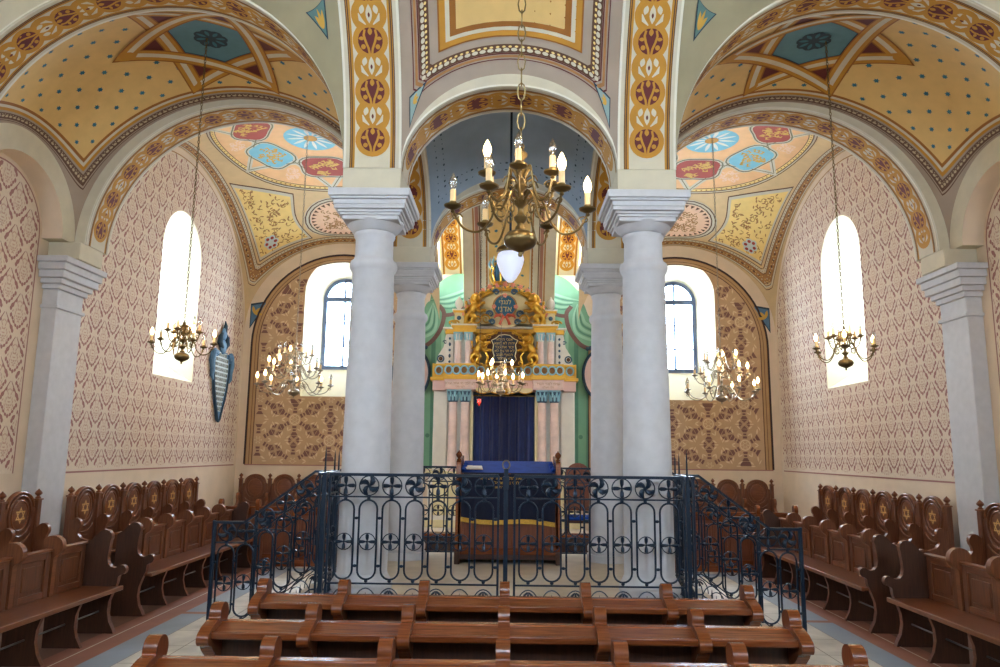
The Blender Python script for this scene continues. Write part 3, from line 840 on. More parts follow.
def make_column(x,y,label):
    t=thing('stone_column',label,'column',(x,y,PZ),0,'white columns around the platform'); t['kind']='thing'
    pr=column()
    m=MB(); m.lathe([p for p in pr if p[1]<=.28],STONE,40); m.obj('base',t)
    m=MB(); m.lathe([p for p in pr if .27<=p[1]<=3.55],STONE,40); m.obj('shaft',t)
    m=MB(); m.lathe([p for p in pr if p[1]>=3.54]+[(.29,3.66)],STONE,40)
    for h,z0,z1 in ((.275,3.62,3.66),(.295,3.66,3.685),(.315,3.685,3.71),(.345,3.71,3.75),(.352,3.75,3.80),(.375,3.80,3.825),(.396,3.825,ZCAP-PZ)): m.box(-h,h,-h,h,z0,z1,STONE)
    m.obj('capital',t,bevel=.006,ang=30)
    m=MB(); m.box(-HR,HR,-HR,HR,ZCAP-PZ,ZS-PZ,CREAM); m.obj('impost_block',t,bevel=.005)
    return t
c0=make_column(-CX,Y1,CL[-1,0])
dup(c0,(CX,Y1,PZ),0,CL[1,0]); dup(c0,(-CX,Y2,PZ),0,CL[-1,1]); dup(c0,(CX,Y2,PZ),0,CL[1,1])

# ---------------------------------------------------------------- wrought iron railing
ZT=1.675-PZ; ZB2=1.478-PZ     # measured from the platform
def petal(m,x,z,q,l,w,y=0):
    pts=[(x+l*.12*cos(q),y,z+l*.12*sin(q)),(x+l*.45*cos(q),y-.012,z+l*.45*sin(q)),(x+l*.8*cos(q),y-.012,z+l*.8*sin(q)),(x+l*cos(q),y,z+l*sin(q))]
    m.tube(pts,[w*.35,w*.85,w*.9,w*.25],IRON,6)
def twisted(m,x,z,q,l,w):
    c,s=cos(q),sin(q); pts=[]
    for i in range(6):
        t=i/5; a=.95*t*t; pts.append((x+l*t*cos(q+a),-.012*sin(pi*t),z+l*t*sin(q+a)))
    m.tube(pts,[w*.3,w*.55,w*.8,w*.95,w*.8,w*.2],IRON,6)
def ringm(m,x,z,r,w,n=22): m.tube([(x+r*cos(2*pi*i/n),0,z+r*sin(2*pi*i/n)) for i in range(n)],w,IRON,5,closed=True)
def proto(fn,name):
    m=MB(); fn(m); return m.obj(name)
def f_cross(m):
    ringm(m,0,0,.088,.006)
    for k in range(4): petal(m,0,0,pi/2*k,.088,.022)
    m.ell((0,-.012,0),.013,IRON,8)
def f_pin(m):
    ringm(m,0,0,.088,.006)
    for k in range(4): twisted(m,0,0,pi/2*k+.5,.086,.026)
    m.ell((0,-.012,0),.012,IRON,8)
def f_small(m):
    ringm(m,0,0,.072,.005,18)
    for k in range(4): petal(m,0,0,pi/2*k,.072 if k%2 else .085,.018)
    m.ell((0,-.012,0),.011,IRON,8)
OVW,OVB,OVT=.081,.26,.95
def f_oval(m):
    pts=[(OVW*cos(a),0,OVT-OVW+OVW*sin(a)) for a in (pi*i/10 for i in range(11))]+[(OVW*cos(a),0,OVB+OVW+OVW*sin(a)) for a in (pi+pi*i/10 for i in range(11))]
    m.tube(pts,.0095,IRON,6,closed=True)
    m.ell((0,0,OVT+.012),(.017,.014,.014),IRON,8); m.ell((0,0,OVB-.014),(.017,.014,.014),IRON,8)
    for z in (OVB+.115,OVT-.16):
        m.ell((.1035,0,z),(.020,.014,.014),IRON,8)
def f_archleaf(m):
    m.tube([(.1*cos(pi*i/12),0,.03+.155*sin(pi*i/12)) for i in range(13)],.006,IRON,5)
    for q in (-2.4,-1.57,-.75): petal(m,0,.172,q,.062,.012)
    m.ell((0,0,.075),(.012,.01,.012),IRON,6)
def f_archspike(m):
    m.tube([(.1*cos(pi*i/12),0,.03+.155*sin(pi*i/12)) for i in range(13)],.006,IRON,5)
    m.tube([(0,0,.02),(0,0,.09),(0,0,.15)],[.009,.009,.002],IRON,6)
protos={}
def rail(name,label,loc,rz,cols,sp,x0,L,slope=None,posts=(),endbars=True,flat=0,group=None,base=0):
    """railing panel along local x; slope = (xs, dz per metre) lowers what lies beyond xs"""
    t=thing(name,label,'railing',loc,rz,group)
    def dz(x):
        if not slope: return base
        a,b,g=slope; return base-g*max(0,min(x,b)-a)
    def bar(m,z,h,w):
        xs=[0]+([slope[0],slope[1]] if slope else [])+[L]; xs=[x for x in xs if 0<=x<=L]
        for a,b in zip(xs,xs[1:]):
            if b-a<1e-3: continue
            za,zb=z+dz(a),z+dz(b)
            m.add([(a,-w,za-h),(b,-w,zb-h),(b,w,zb-h),(a,w,za-h),(a,-w,za+h),(b,-w,zb+h),(b,w,zb+h),(a,w,za+h)],[(3,2,1,0),(4,5,6,7),(0,1,5,4),(1,2,6,5),(2,3,7,6),(3,0,4,7)],IRON)
    m=MB(); bar(m,ZT,.013,.022); m.obj('top_rail',t)
    m=MB(); bar(m,ZB2,.007,.010); bar(m,.225,.007,.010); bar(m,.03,.008,.012); m.obj('cross_bar',t)
    if endbars:
        for x in (0.0,L):
            m=MB(); m.box(x-.010,x+.010,-.010,.010,.02+dz(x),ZT+dz(x),IRON); m.obj('end_bar',t)
    for (x,h,w,spike) in posts:
        m=MB(); m.box(x-w,x+w,-w,w,h[0],h[1],IRON)
        if spike: m.tube([(x,0,h[1]),(x,0,h[1]+spike*.7),(x,0,h[1]+spike)],[.010,.007,.001],IRON,6)
        m.obj('post',t,bevel=.004)
    for k in range(cols):
        x=x0+k*sp; z=dz(x)
        if not protos:
            for n,f in (('cross',f_cross),('pin',f_pin),('small',f_small),('oval',f_oval),('leafarch',f_archleaf),('spikearch',f_archspike)): protos[n]=proto(f,{'cross':'rosette','pin':'rosette','small':'small_rosette','oval':'iron_loop','leafarch':'bottom_arch','spikearch':'bottom_arch'}[n])
        share(protos['pin' if k%2 else 'cross'],(x,0,1.077+z),t)
        share(protos['oval'],(x,0,z),t); share(protos['small'],(x,0,.585+z),t); share(protos['spikearch' if k%2 else 'leafarch'],(x,0,z),t)
    return t
YF=6.86
rl=rail('iron_gate','dark iron gate leaf in front of the reading desk, with centre post, on the blue plaque side','',0,0,0,0,0) if 0 else None
tL=rail('iron_railing','dark blue iron railing panel with loops and rosettes, towards the blue plaque side',(-1.595,YF,PZ),0,7,.209,.147,1.527,None,[(-.05,(0,1.19),.019,.24)],group='front railing of the platform')
tR=rail('iron_railing','dark blue iron railing panel with loops and rosettes, away from the blue plaque side',(.079,YF,PZ),0,7,.210,.124,1.52,None,[(1.555,(0,1.19),.017,.24)],group='front railing of the platform')
m=MB(); m.box(-.02,.02,-.02,.02,0,1.24,IRON); m.box(-.03,.03,-.03,.03,1.06,1.17,IRON)
gp=thing('gate_post','slim iron gate post with ring on top, at the middle of the front railing','post',(0,YF,PZ)); m.obj('post_bar',gp,bevel=.004)
m=MB(); m.tube([(.032*cos(2*pi*i/16),0,1.275+.04*sin(2*pi*i/16)) for i in range(16)],.008,STEEL,6,closed=True); m.obj('latch_ring',gp)
rail('iron_railing','dark iron side railing between front corner and stair, blue plaque side',(-1.70,YF+.05,PZ),pi/2,3,.21,.14,.70,None,[(.73,(0,1.19),.016,.2)])
rail('iron_railing','dark iron side railing between front corner and stair, away from blue plaque',(1.70,YF+.05,PZ),pi/2,3,.21,.14,.70,None,[(.73,(0,1.19),.016,.2)])
for sg in (-1,1):
    side='on the blue plaque side' if sg<0 else 'away from the blue plaque side'
    for y,nm in ((7.64,'nearer the pews'),(8.9,'nearer the ark')):
        # local x runs outwards from the platform
        L=1.17
        t=rail('stair_railing','sloping iron stair railing %s, the one %s'%(side,nm),(sg*1.74,y,PZ),0 if sg>0 else pi,6,.19,.10,L,(.19,.88,.74),[(L+.015,(-.495,ZT-.511+.02),.014,0),(.0,(0,ZT+.02),.016,.2)],endbars=True)
    rail('iron_railing','dark iron side railing behind the stair %s'%side,(sg*1.72,8.96,PZ),pi/2,7,.2105,.12,1.52,None,[(1.55,(0,1.19),.016,0)])
rail('iron_railing','iron railing behind the reading desk, across the platform back, towards blue plaque',(-1.70,10.56,PZ),0,6,.2105,.12,1.30,None)
rail('iron_railing','iron railing behind the reading desk, across the platform back, away from blue plaque',(.40,10.56,PZ),0,6,.2105,.12,1.30,None)
for p in protos.values(): bpy.data.objects.remove(p)

# ---------------------------------------------------------------- reading desk
desk=thing('reading_desk','tall wooden reading desk with sloping top, under a navy velvet cover','desk',(.02,9.64,PZ))
m=MB()
m.box(-.60,.60,0.02,.05,.10,1.13,WOODV); m.box(-.60,.60,.62,.66,.10,1.2,WOODV)
for x in (-.6,.0,.6): m.box(x-.035,x+.035,.0,.03,.12,1.12,WOODV)
m.box(-.62,.62,-.01,.04,.12,.2,WOODH); m.obj('body_panel',desk,bevel=.004)
for sg in (-1,1):
    m=MB(); x=sg*.635
    m.prism([(0,.0),(.66,.0),(.66,1.33),(.58,1.34),(.08,1.28),(.01,1.26),(0,1.22)],x-.03,x+.03,lambda a,b,d:(d,a,b),WOODL); m.box(x-.035,x+.035,-.03,.04,0,.16,WOODD); m.obj('side_panel',desk,bevel=.006)
    m=MB(); m.lathe([(.022,0),(.03,.015),(.015,.03),(.036,.06),(.04,.08),(.028,.105),(.01,.12),(.004,.135)],WOODH,14,(x,.05,1.275)); m.obj('finial',desk)
m=MB(); m.box(-.60,.60,.0,.64,0.06,.12,WOODD); m.obj('plinth',desk)
cov=thing('desk_cover','navy velvet cover with gold fringe and gold letters, over the reading desk','cloth',(.02,9.64,PZ))
m=MB(); n=40; vs=[]; 
for i in range(n+1):
    x=-.595+1.19*i/n; w=.006*sin(i*1.3)
    low=.56-.06*(i/n)-.02*sin(pi*2*i/n)
    for (y,z) in ((.62,1.27),(.32,1.20),(.02,1.13+.0*w),(-.022+w,1.10),(-.03+w,(1.18+low)/2),(-.034+w*1.5,low)): vs.append((x,y,z))
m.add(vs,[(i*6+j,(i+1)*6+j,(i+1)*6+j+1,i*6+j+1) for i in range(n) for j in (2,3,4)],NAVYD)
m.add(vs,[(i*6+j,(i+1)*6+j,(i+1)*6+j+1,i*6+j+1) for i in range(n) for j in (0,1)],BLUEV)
m.obj('velvet',cov,ang=70)
m=MB(); vs=[]
for i in range(n+1):
    x=-.595+1.19*i/n; w=.006*sin(i*1.3); low=.56-.06*(i/n)-.02*sin(pi*2*i/n)
    vs+=[(x,-.038+w*1.5,low+.02),(x,-.040+w*1.5,low-.035)]
m.add(vs,[(2*i,2*i+2,2*i+3,2*i+1) for i in range(n)],GOLDF); m.obj('gold_fringe',cov)
for k,(s_,x) in enumerate((('זאת התורה אשר שם משה',-.1),('לפני בני ישראל',-.02),('תורת אמת',-.12))):
    m=MB(); Paint(m,lambda a,z,lv:(a,-.043,z)).text(heb(s_),.052,x,1.06-.055*k,GOLDF); m.obj('gold_lettering',cov,smooth=False,fix=False)
m=MB()
for sg in (-1,1):
    for k in range(3): m.ell((sg*(.575-.01*k),.08+.1*k,1.17+.03*k),(.035,.07,.03),BLUEV,10)
m.obj('gathered_edge',cov)
bk=thing('open_booklet','white paper booklet lying on the blue velvet desk top','booklet',(-.44,9.80,PZ+1.185)); bk.rotation_euler=(.23,0,.1)
m=MB(); m.box(-.13,0,-.07,.07,0,.016,PAPER); m.box(.0,.12,-.07,.07,.0,.012,PAPER); m.obj('pages',bk,bevel=.003)
m=MB(); m.box(-.135,.125,-.075,.075,-.004,.0,M('buff_cover',(190,160,130),.7)); m.obj('cover',bk)

# ---------------------------------------------------------------- pews facing the ark
def scroll_profile():
    p=arc(14,-.75,pi+.3,.072,.074,(0,.840))            # rounded head
    p=[(a,z) for a,z in p]
    p+=[(-.085,.822),(-.13,.812),(-.19,.795)]
    p+=arc(8,pi/2+.3,pi*1.45,.045,.045,(-.215,.73))
    p+=[(-.195,.68),(-.17,.65),(-.11,.60),(-.05,.55),(-.03,.42),(.03,.42)]
    return p
def make_pew(label):
    t=thing('pew',label,'pew',(0,0,0),0,'pews facing the ark')
    SP=.622; W=3*SP
    m=MB(); m.box(-W,W,-.02,.015,.12,.775,WOODD); m.obj('back_panel',t)
    m=MB(); m.box(-W,W,-.045,.035,.775,.80,WOODL); m.obj('top_rail',t,bevel=.008)
    m=MB(); 
    m.add([(x,y,z) for x in (-W,W) for y,z in ((-.03,.772),(-.19,.735),(-.195,.757),(-.035,.795))],[(0,1,2,3),(7,6,5,4),(0,4,5,1),(1,5,6,2),(2,6,7,3),(3,7,4,0)],WOODH)
    m.obj('book_rest',t,bevel=.004)
    m=MB(); m.box(-W,W,-.212,-.186,.722,.77,WOODH); m.obj('book_rest_lip',t,bevel=.010)
    pr=scroll_profile(); first=None
    for k in range(7):
        x=-W+SP*k
        if first is None:
            m=MB(); m.prism(pr,-.038,.038,lambda a,b,d:(d,a,b),WOODV,WOODH)
            m.box(-.025,.025,-.04,.0,.10,.45,WOODD)
            first=m.obj('scroll_divider',t,bevel=.022,loc=(x,0,0),ang=60); first.modifiers[0].segments=3
        else: share(first,(x,0,0),t)
    m=MB(); m.box(-W,W,.06,.46,.42,.455,WOODH); m.obj('seat',t,bevel=.008)
    for sg in (-1,1):
        m=MB(); m.prism([(-.05,0),(.44,0),(.42,.1),(.36,.25),(.42,.42),(.02,.42),(.0,.8),(-.05,.8)],sg*W-.025,sg*W+.025,lambda a,b,d:(d,a,b),WOODD); m.obj('end_panel',t,bevel=.005)
        m=MB(); m.box(sg*W-.05,sg*W+.05,-.26,.12,0,.11,WOODL); m.obj('foot_block',t,bevel=.006)
    m=MB(); m.box(-W,W,-.20,-.1,.08,.10,WOODD); m.obj('foot_board',t,bevel=.006)
    return t
pw=make_pew('brown wooden pew farthest from the viewer, directly before the iron railing')
pw.location=(0,6.0,0); pw.scale=(1,1,.985)
dup(pw,(0,5.08,0),0,'brown wooden pew in the middle row, behind the one by the railing')
dup(pw,(0,4.19,0),0,'brown wooden pew nearest the viewer, cut off by the picture edge')

# ---------------------------------------------------------------- benches along the sides
def end_profile():
    p=[(0,0),(.37,0),(.355,.04),(.31,.12),(.288,.22),(.295,.32),(.33,.42),(.365,.50),(.372,.57)]
    p+=arc(8,-1.6,2.4,.048,.05,(.40,.635))
    p+=[(.33,.655),(.285,.665),(.255,.70),(.243,.76),(.25,.84)]
    p+=arc(10,-.5,pi*.75,.075,.075,(.195,.965))
    p+=[(.105,.985),(.07,.945),(.02,.92),(0,.90)]
    return p
def leg_profile(): return [(0,0),(.37,0),(.355,.03),(.315,.10),(.29,.2),(.295,.3),(.33,.40),(.36,.435),(0,.435)]
def div_profile():
    return arc(16,-1.1,pi+1.1,.105,.098,(.01,.945))+[(-.03,.84),(-.03,.44),(.03,.44),(.035,.84)]
def make_bench(name,label,n,sp,ends=(1,1)):
    """back at y=0, sitter faces -y, runs along x from 0"""
    t=thing(name,label,'bench'); W=n*sp
    def out(d): return lambda a,b,q:(q,-a,b)
    m=MB(); m.box(0,W,-.40,.0,.438,.472,BENCHH); m.box(0,W,-.425,-.39,.432,.476,BENCHL); m.obj('seat',t,bevel=.006)
    bp=None
    for k in range(n):
        x=k*sp
        if bp is None:
            m=MB(); m.box(.02,sp-.02,.0,.03,.47,.90,BENCHV); 
            m.box(.05,.12,-.02,.02,.47,.90,BENCHV); m.box(sp-.12,sp-.05,-.02,.02,.47,.90,BENCHV); m.box(.08,sp-.08,-.016,.02,.83,.897,BENCHH); m.box(.08,sp-.08,-.016,.02,.473,.535,BENCHH)
            m.box(.165,sp-.165,-.012,.02,.575,.79,BENCHV); m.box(.0,sp,-.03,.05,.895,.918,BENCHL)
            bp=m.obj('back_panel',t,bevel=.007,loc=(x,0,0))
        else: share(bp,(x,0,0),t)
    dv=None; lg=None; sr=None
    for k in range(n+1):
        x=k*sp
        if 0<k<n:
            if dv is None:
                m=MB(); m.prism(div_profile(),-.032,.032,lambda a,b,q:(q,-a,b),BENCHV,BENCHL); dv=m.obj('scroll_divider',t,bevel=.014,loc=(x,0,0),ang=60)
                m=MB(); m.prism(leg_profile(),-.022,.022,lambda a,b,q:(q,-a,b),WOODD,BENCHH); lg=m.obj('leg',t,bevel=.005,loc=(x,0,0))
            else: share(dv,(x,0,0),t); share(lg,(x,0,0),t)
        else:
            m=MB(); m.prism(end_profile(),-.03,.03,lambda a,b,q:(q,-a,b),WOODD,BENCHH); m.obj('end_panel',t,bevel=.010,loc=(x,0,0),ang=60)
    m=MB(); m.tube([(0,-.2,.22),(W,-.2,.22)],.009,STEEL,6); m.obj('stretcher_bar',t)
    return t
def star_outline(P,r,mat,lv):
    for rot in (pi/2,-pi/2): P.line([(r*cos(rot+2*pi*k/3),r*sin(rot+2*pi*k/3)) for k in range(3)],r*.17,mat,lv,closed=True,step=1)
def make_stall(name,label,n,sp,star=True):
    """tall stalls with arched backs; back at y=0, sitter faces -y"""
    t=thing(name,label,'stalls'); W=n*sp
    m=MB(); m.box(0,W,-.44,.0,.43,.465,BENCHH); m.obj('seat',t,bevel=.006)
    m=MB(); m.box(0,W,-.34,-.31,.05,.43,WOODD); m.obj('seat_front',t)
    bp=st=None
    for k in range(n):
        x=(k+.5)*sp; h=sp/2-.045
        if bp is None:
            out=[(-h,.46),(h,.46),(h,1.13),(h-.035,1.15)]+arc(18,.08,pi-.08,h-.045,.20,(0,1.15))+[(-h+.035,1.15),(-h,1.13)]
            m=MB(); m.prism(out,-.035,0,lambda a,b,q:(a,q,b),BENCHV,BENCHL)
            ed=arc(18,.0,pi,h-.05,.185,(0,1.15)); m.tube([(a,-.04,b) for a,b in ed],.016,BENCHL,6)
            N=28; m.tube([(.215*cos(2*pi*i/N),-.04,1.05+.245*sin(2*pi*i/N)) for i in range(N)],.016,BENCHV,6,closed=True)
            m.tube([(.155*cos(2*pi*i/N),-.04,1.06+.18*sin(2*pi*i/N)) for i in range(N)],.010,BENCHL,6,closed=True)
            m.ell((0,-.034,1.06),(.15,.012,.175),BENCHH,20)
            m.tube([(a,-.04,b) for a,b in arc(14,pi+.3,2*pi-.3,.235,.16,(0,.88))],.014,BENCHV,6)
            m.box(-.13,.13,-.045,-.03,.50,.68,BENCHV)
            bp=m.obj('stall_back',t,bevel=.004,loc=(x,0,0))
            if star:
                m=MB(); P=Paint(m,lambda a,b,l:(a,-.0475-.0006*l,1.06+b)); star_outline(P,.088,INLAY,1); st=m.obj('star_inlay',bp,smooth=False,fix=False)
        else:
            b=share(bp,(x,0,0),t)
            if st: share(st,(0,0,0),b)
    po=ar=None
    for k in range(n+1):
        x=k*sp
        if po is None:
            m=MB(); m.box(-.036,.036,-.06,.01,.46,1.225,BENCHV); m.box(-.05,.05,-.072,.015,1.225,1.245,BENCHL)
            m.lathe([(.03,0),(.036,.012),(.018,.028),(.018,.034),(.042,.055),(.045,.07),(.03,.092),(.012,.108),(.004,.122)],BENCHH,14,(0,-.028,1.245)); po=m.obj('finial_post',t,bevel=.004,loc=(x,0,0))
            pr=[(0,.46),(.36,.46),(.37,.52)]+arc(6,-1.2,1.9,.05,.05,(.385,.62))+[(.30,.65),(.2,.68),(.15,.74)]+arc(8,-.9,pi*.8,.075,.085,(.115,.86))+[(.04,.90),(0,.90)]
            m=MB(); m.prism(pr,-.03,.03,lambda a,b,q:(q,-a,b),BENCHV,BENCHL); ar=m.obj('scroll_arm',t,bevel=.012,loc=(x,-.03,0),ang=60)
        else: share(po,(x,0,0),t); share(ar,(x,-.03,0),t)
    return t
PL='the wall with the blue plaque'; OP='the wall opposite the blue plaque'
b=make_bench('side_bench','long brown bench before %s, nearer the ark'%PL,6,.6); b.location=(-4.49,8.83,0); b.rotation_euler=(0,0,pi/2)
b2=dup(b,(4.31,12.10,0),-pi/2,'long brown bench along %s, nearer the ark'%OP)
a=dup(b,(-4.40,4.42,0),pi/2,'brown bench cut by the picture edge, before %s'%PL)
a2=dup(b,(4.30,7.94,0),-pi/2,'brown bench cut by the picture edge, along %s'%OP)
s=make_stall('wall_stall','six tall arched seats with star inlays against %s'%PL,6,.69); s.location=(-5.98,10.32,0); s.rotation_euler=(0,0,pi/2)
dup(s,(5.98,14.50,0),-pi/2,'six tall arched seats with star inlays against %s'%OP)
dup(s,(-5.98,5.46,0),pi/2,'tall arched seats cut by the picture edge, on %s'%PL)
dup(s,(5.98,9.64,0),-pi/2,'tall arched seats cut by the picture edge, on %s'%OP)
e=make_stall('wall_stall','tall arched seats with plain ovals against the ark wall, on the blue plaque side',5,.65,False); e.location=(-5.97,16.95,0)
dup(e,(2.62,16.95,0),0,'tall arched seats with plain ovals against the ark wall, away from the blue plaque')
# panelled desks across the far end of the benches
def make_desk(label,n,sp):
    t=thing('panelled_bench',label,'bench'); W=n*sp
    m=MB(); m.box(0,W,0,.03,.06,.93,WOODV); m.box(0,W,-.02,.03,.0,.10,WOODL); m.box(0,W,-.03,.05,.93,.955,WOODL); m.obj('back_board',t,bevel=.006)
    f=None
    for k in range(n):
        if f is None:
            m=MB(); m.box(.05,.11,-.02,0,.1,.93,WOODV); m.box(sp-.11,sp-.05,-.02,0,.1,.93,WOODV); m.box(.08,sp-.08,-.016,.002,.82,.927,WOODH); m.box(.08,sp-.08,-.016,.002,.103,.19,WOODH); m.box(.15,sp-.15,-.014,0,.24,.77,WOODV); f=m.obj('front_panel',t,bevel=.005)
        else: share(f,(k*sp,0,0),t)
    d=None
    for k in range(n+1):
        if d is None:
            m=MB(); m.prism(arc(12,-.6,pi+.6,.06,.075,(0,1.0))+[(-.04,.9),(-.04,.05),(.05,.05),(.05,.9)],-.03,.03,lambda a,b,q:(q,a,b),WOODV,WOODL); d=m.obj('scroll_divider',t,bevel=.012,ang=60)
        else: share(d,(k*sp,0,0),t)
    m=MB(); m.box(0,W,.05,.45,.43,.46,WOODH); m.obj('seat',t,bevel=.005)
    return t
d1=make_desk('panelled bench back seen through the stair railing, blue plaque side',4,.62); d1.location=(-4.75,12.62,0)
dup(d1,(2.27,12.62,0),0,'panelled bench back seen through the stair railing, away from blue plaque')
# ---------------------------------------------------------------- hanging lights
def chain(t,z0,z1,mat,ll=.075,w=.014,r=.0035):
    w=max(w,.012); r=max(r,.0045)
    m=MB(); n=int((z1-z0)/(ll*.82)); d=(z1-z0)/n
    for k in range(n):
        z=z0+d*(k+.5); pts=[]
        for i in range(8):
            q=2*pi*i/8; a,b=w*cos(q),ll/2*sin(q)
            pts.append((a,0,z+b) if k%2 else (0,a,z+b))
        m.tube(pts,r,mat,4,closed=True)
    return m.obj('chain',t)
LAMPS=[]
def chandelier(label,loc,ztop,tiers,mat,body=.40,ball=.075,ps=1.,group='brass candle chandeliers',cl=.075):
    """tiers: (number, radius, pan height above the ball, first angle, lit numbers)"""
    t=thing('chandelier',label,'chandelier',loc,0,group)
    m=MB(); b=ball
    m.lathe([(.002,-b*1.15),(.010,-b*1.1),(.012,-b*.95),(.008,-b*.85),(.02,-b*.75),(b*.62,-b*.60),(b*.95,-b*.42),(b*1.1,-b*.2),(b*1.15,0),(b*1.1,b*.2),(b*.95,b*.42),(b*.62,b*.60),(.03,b*.68),(.025,b*.95)],mat,24); m.obj('ball',t)
    m=MB(); pr=[(.022,b*.9)]; z=b; k=0
    while z<body-.04:
        for r,dz in ((.016,.012),(.032,.03),(.036,.045),(.018,.062),(.014,.08)): pr.append((r,z+dz))
        z+=.085
    pr+=[(.02,body-.02),(.012,body),(.004,body+.02)]
    m.lathe(pr,mat,14); m.obj('stem',t)
    m=MB(); m.tube([(.016*cos(2*pi*i/12),0,body+.03+.016*sin(2*pi*i/12)) for i in range(12)],.004,mat,5,closed=True); m.obj('hook',t)
    chain(t,body+.045,ztop-loc[2],mat,ll=cl,w=cl*.2,r=cl*.05)
    m=MB(); m.lathe([(.05,ztop-loc[2]),(.045,ztop-loc[2]-.02),(.015,ztop-loc[2]-.05),(.004,ztop-loc[2]-.06)],mat,12); m.obj('ceiling_cap',t)
    for (n,R,zp,q0,lit) in tiers:
        prof=catmull([(.02,zp+.02),(.18*R+.02,zp+.075*ps),(.36*R,zp+.02),(.44*R,zp-.06*ps),(.62*R,zp-.125*ps),(.86*R,zp-.10*ps),(R,zp-.015)],5)
        am=None
        for k in range(n):
            q=q0+2*pi*k/n
            if am is None:
                m=MB(); m.tube([(p.x,0,p.y) for p in prof],.0065*ps,mat,6)
                m.tube([(.30*R+.045*ps*(1-i/14)*cos(i*.75),0,zp-.02+.045*ps*(1-i/14)*sin(i*.75)) for i in range(13)],.0045*ps,mat,5)
                m.tube([(R-.03*ps*(1-i/12)*cos(i*.75)-.02,0,zp-.05*ps+.022*ps*(1-i/12)*sin(i*.75)) for i in range(10)],.004*ps,mat,5)
                am=m.obj('arm',t); a=am
            else: a=share(am,(0,0,0),t)
            a.rotation_euler=(0,0,q)
            nm='l' if k in lit else 'o'; key=(id(mat),ps,R,zp)
            if key not in LP:
                m=MB(); m.lathe([(.004,-.03),(.012,-.022),(.008,-.012),(.02,-.008),(.043,.004),(.046,.012),(.030,.016),(.02,.018),(.018,.03)],mat,16); cu=m.obj('drip_pan',None)
                m=MB(); m.lathe([(.0155,.018),(.0155,.092),(.010,.096)],WAX,10); sl=m.obj('candle_sleeve',None)
                bl=[(.009,.094),(.012,.099),(.0195,.118),(.0215,.132),(.0185,.15),(.010,.17),(.004,.182),(.001,.187)]
                m=MB(); m.lathe(bl,BULB_ON,12); b1=m.obj('bulb',None)
                m=MB(); m.lathe(bl,BULB_OFF,12); b0=m.obj('bulb',None)
                m=MB(); m.lathe([(.004,.108),(.004,.15),(.001,.155)],WAX,6)
                LP[key]=(cu,sl,b1,b0)
            cu,sl,b1,b0=LP[key]
            for o in (cu,sl,b1 if k in lit else b0):
                c=share(o,(R,0,zp),a); c.scale=(ps,ps,ps)
            if k in lit: LAMPS.append((loc[0]+R*cos(q),loc[1]+R*sin(q),loc[2]+zp+.15*ps))
    return t
LP={}
T_small=lambda q,l1,l2:[(6,.35,.155,q,l1),(6,.175,.30,q+.35,l2)]
chandelier('brass candle chandelier closest to the viewer, on a thick chain',(.07,3.65,2.95),VAPEX['wc']+.02,[(6,.345,.165,.06,(0,5)),(6,.19,.315,.45,(3,))],BRASS,body=.47,cl=.10)
chandelier('small brass chandelier before the wall window near the blue plaque',(-3.85,8.68,2.96),VAPEX['mid']+.02,T_small(.2,(0,2,3,5),(1,3)),BRASS,body=.42,cl=.05)
chandelier('small brass chandelier before the wall window opposite the blue plaque',(3.95,8.68,2.96),VAPEX['mid']+.02,T_small(.1,(0,1,3,4),(0,2)),BRASS,body=.42,cl=.05)
T_big=lambda l:[(8,.66,.13,.2,l),(8,.47,.42,.45,l[1:]),(6,.30,.68,.1,l[:2])]
chandelier('large three-tier pale chandelier before the far wall window, blue plaque side',(-3.96,13.7,2.94),VAPEX['far']+.02,T_big((1,2,3,4,5)),SILVER,body=.92,ball=.095,ps=1.25,cl=.07)
chandelier('large three-tier pale chandelier before the far wall window, away from the blue plaque',(3.92,13.7,2.91),VAPEX['far']+.02,T_big((0,1,7,5,6)),SILVER,body=.92,ball=.095,ps=1.25,cl=.07)
chandelier('small chandelier hanging directly before the carved ark, over the navy curtain',(-.13,13.2,2.95),VAPEX['ec']+.0,[(8,.40,.14,.2,(0,1,2,3,4,5,6)),(5,.20,.36,.1,(0,2,3))],SILVER,body=.5,ps=1.2,cl=.06)
for k in LP.values():
    for o in k: bpy.data.objects.remove(o)
# opal globe on a rod
t=thing('pendant_lamp','white opal glass pendant lamp with brass cap, on a dark rod over the platform','lamp',(.02,8.68,3.89))
m=MB(); m.lathe([(.004,0),(.03,.006),(.075,.05),(.125,.14),(.158,.235),(.165,.29),(.15,.345),(.125,.37)],OPAL,28); m.obj('glass_shade',t)
m=MB(); m.lathe([(.13,.36),(.165,.365),(.17,.39),(.155,.42),(.11,.45),(.075,.46),(.07,.49),(.085,.50),(.06,.53),(.03,.55),(.045,.58),(.045,.61),(.014,.64)],BRASS,24); m.obj('brass_cap',t)
zt=VAPEX['mc']-3.89
m=MB(); m.tube([(0,0,.63),(0,0,zt)],.015,IRON,8); m.obj('rod',t)
# ruby lamp
t=thing('ruby_lamp','little ruby glass lamp on long thin chains before the navy curtain','lamp',(-.61,15.75,2.85))
m=MB(); m.lathe([(.002,-.02),(.03,.0),(.055,.06),(.062,.12),(.05,.16)],glass('ruby_clear',(235,150,150),.25),16); m.obj('glass_cup',t)
m=MB(); m.lathe([(.02,.05),(.03,.09),(.012,.13)],emis('ruby_flame',(255,70,60),3),10); m.obj('flame',t)
m=MB(); m.lathe([(.066,.15),(.07,.165),(.06,.18)],IRON,16)
for k in range(3): q=2*pi*k/3; m.tube([(.062*cos(q),.062*sin(q),.17),(.03*cos(q),.03*sin(q),.38),(0,0,.46)],.006,IRON,5)
m.lathe([(.03,.46),(.02,.5),(.005,.52)],IRON,10); m.obj('hanger',t)
chain(t,.52,7.3-2.85,IRON,.06,.010,.003)

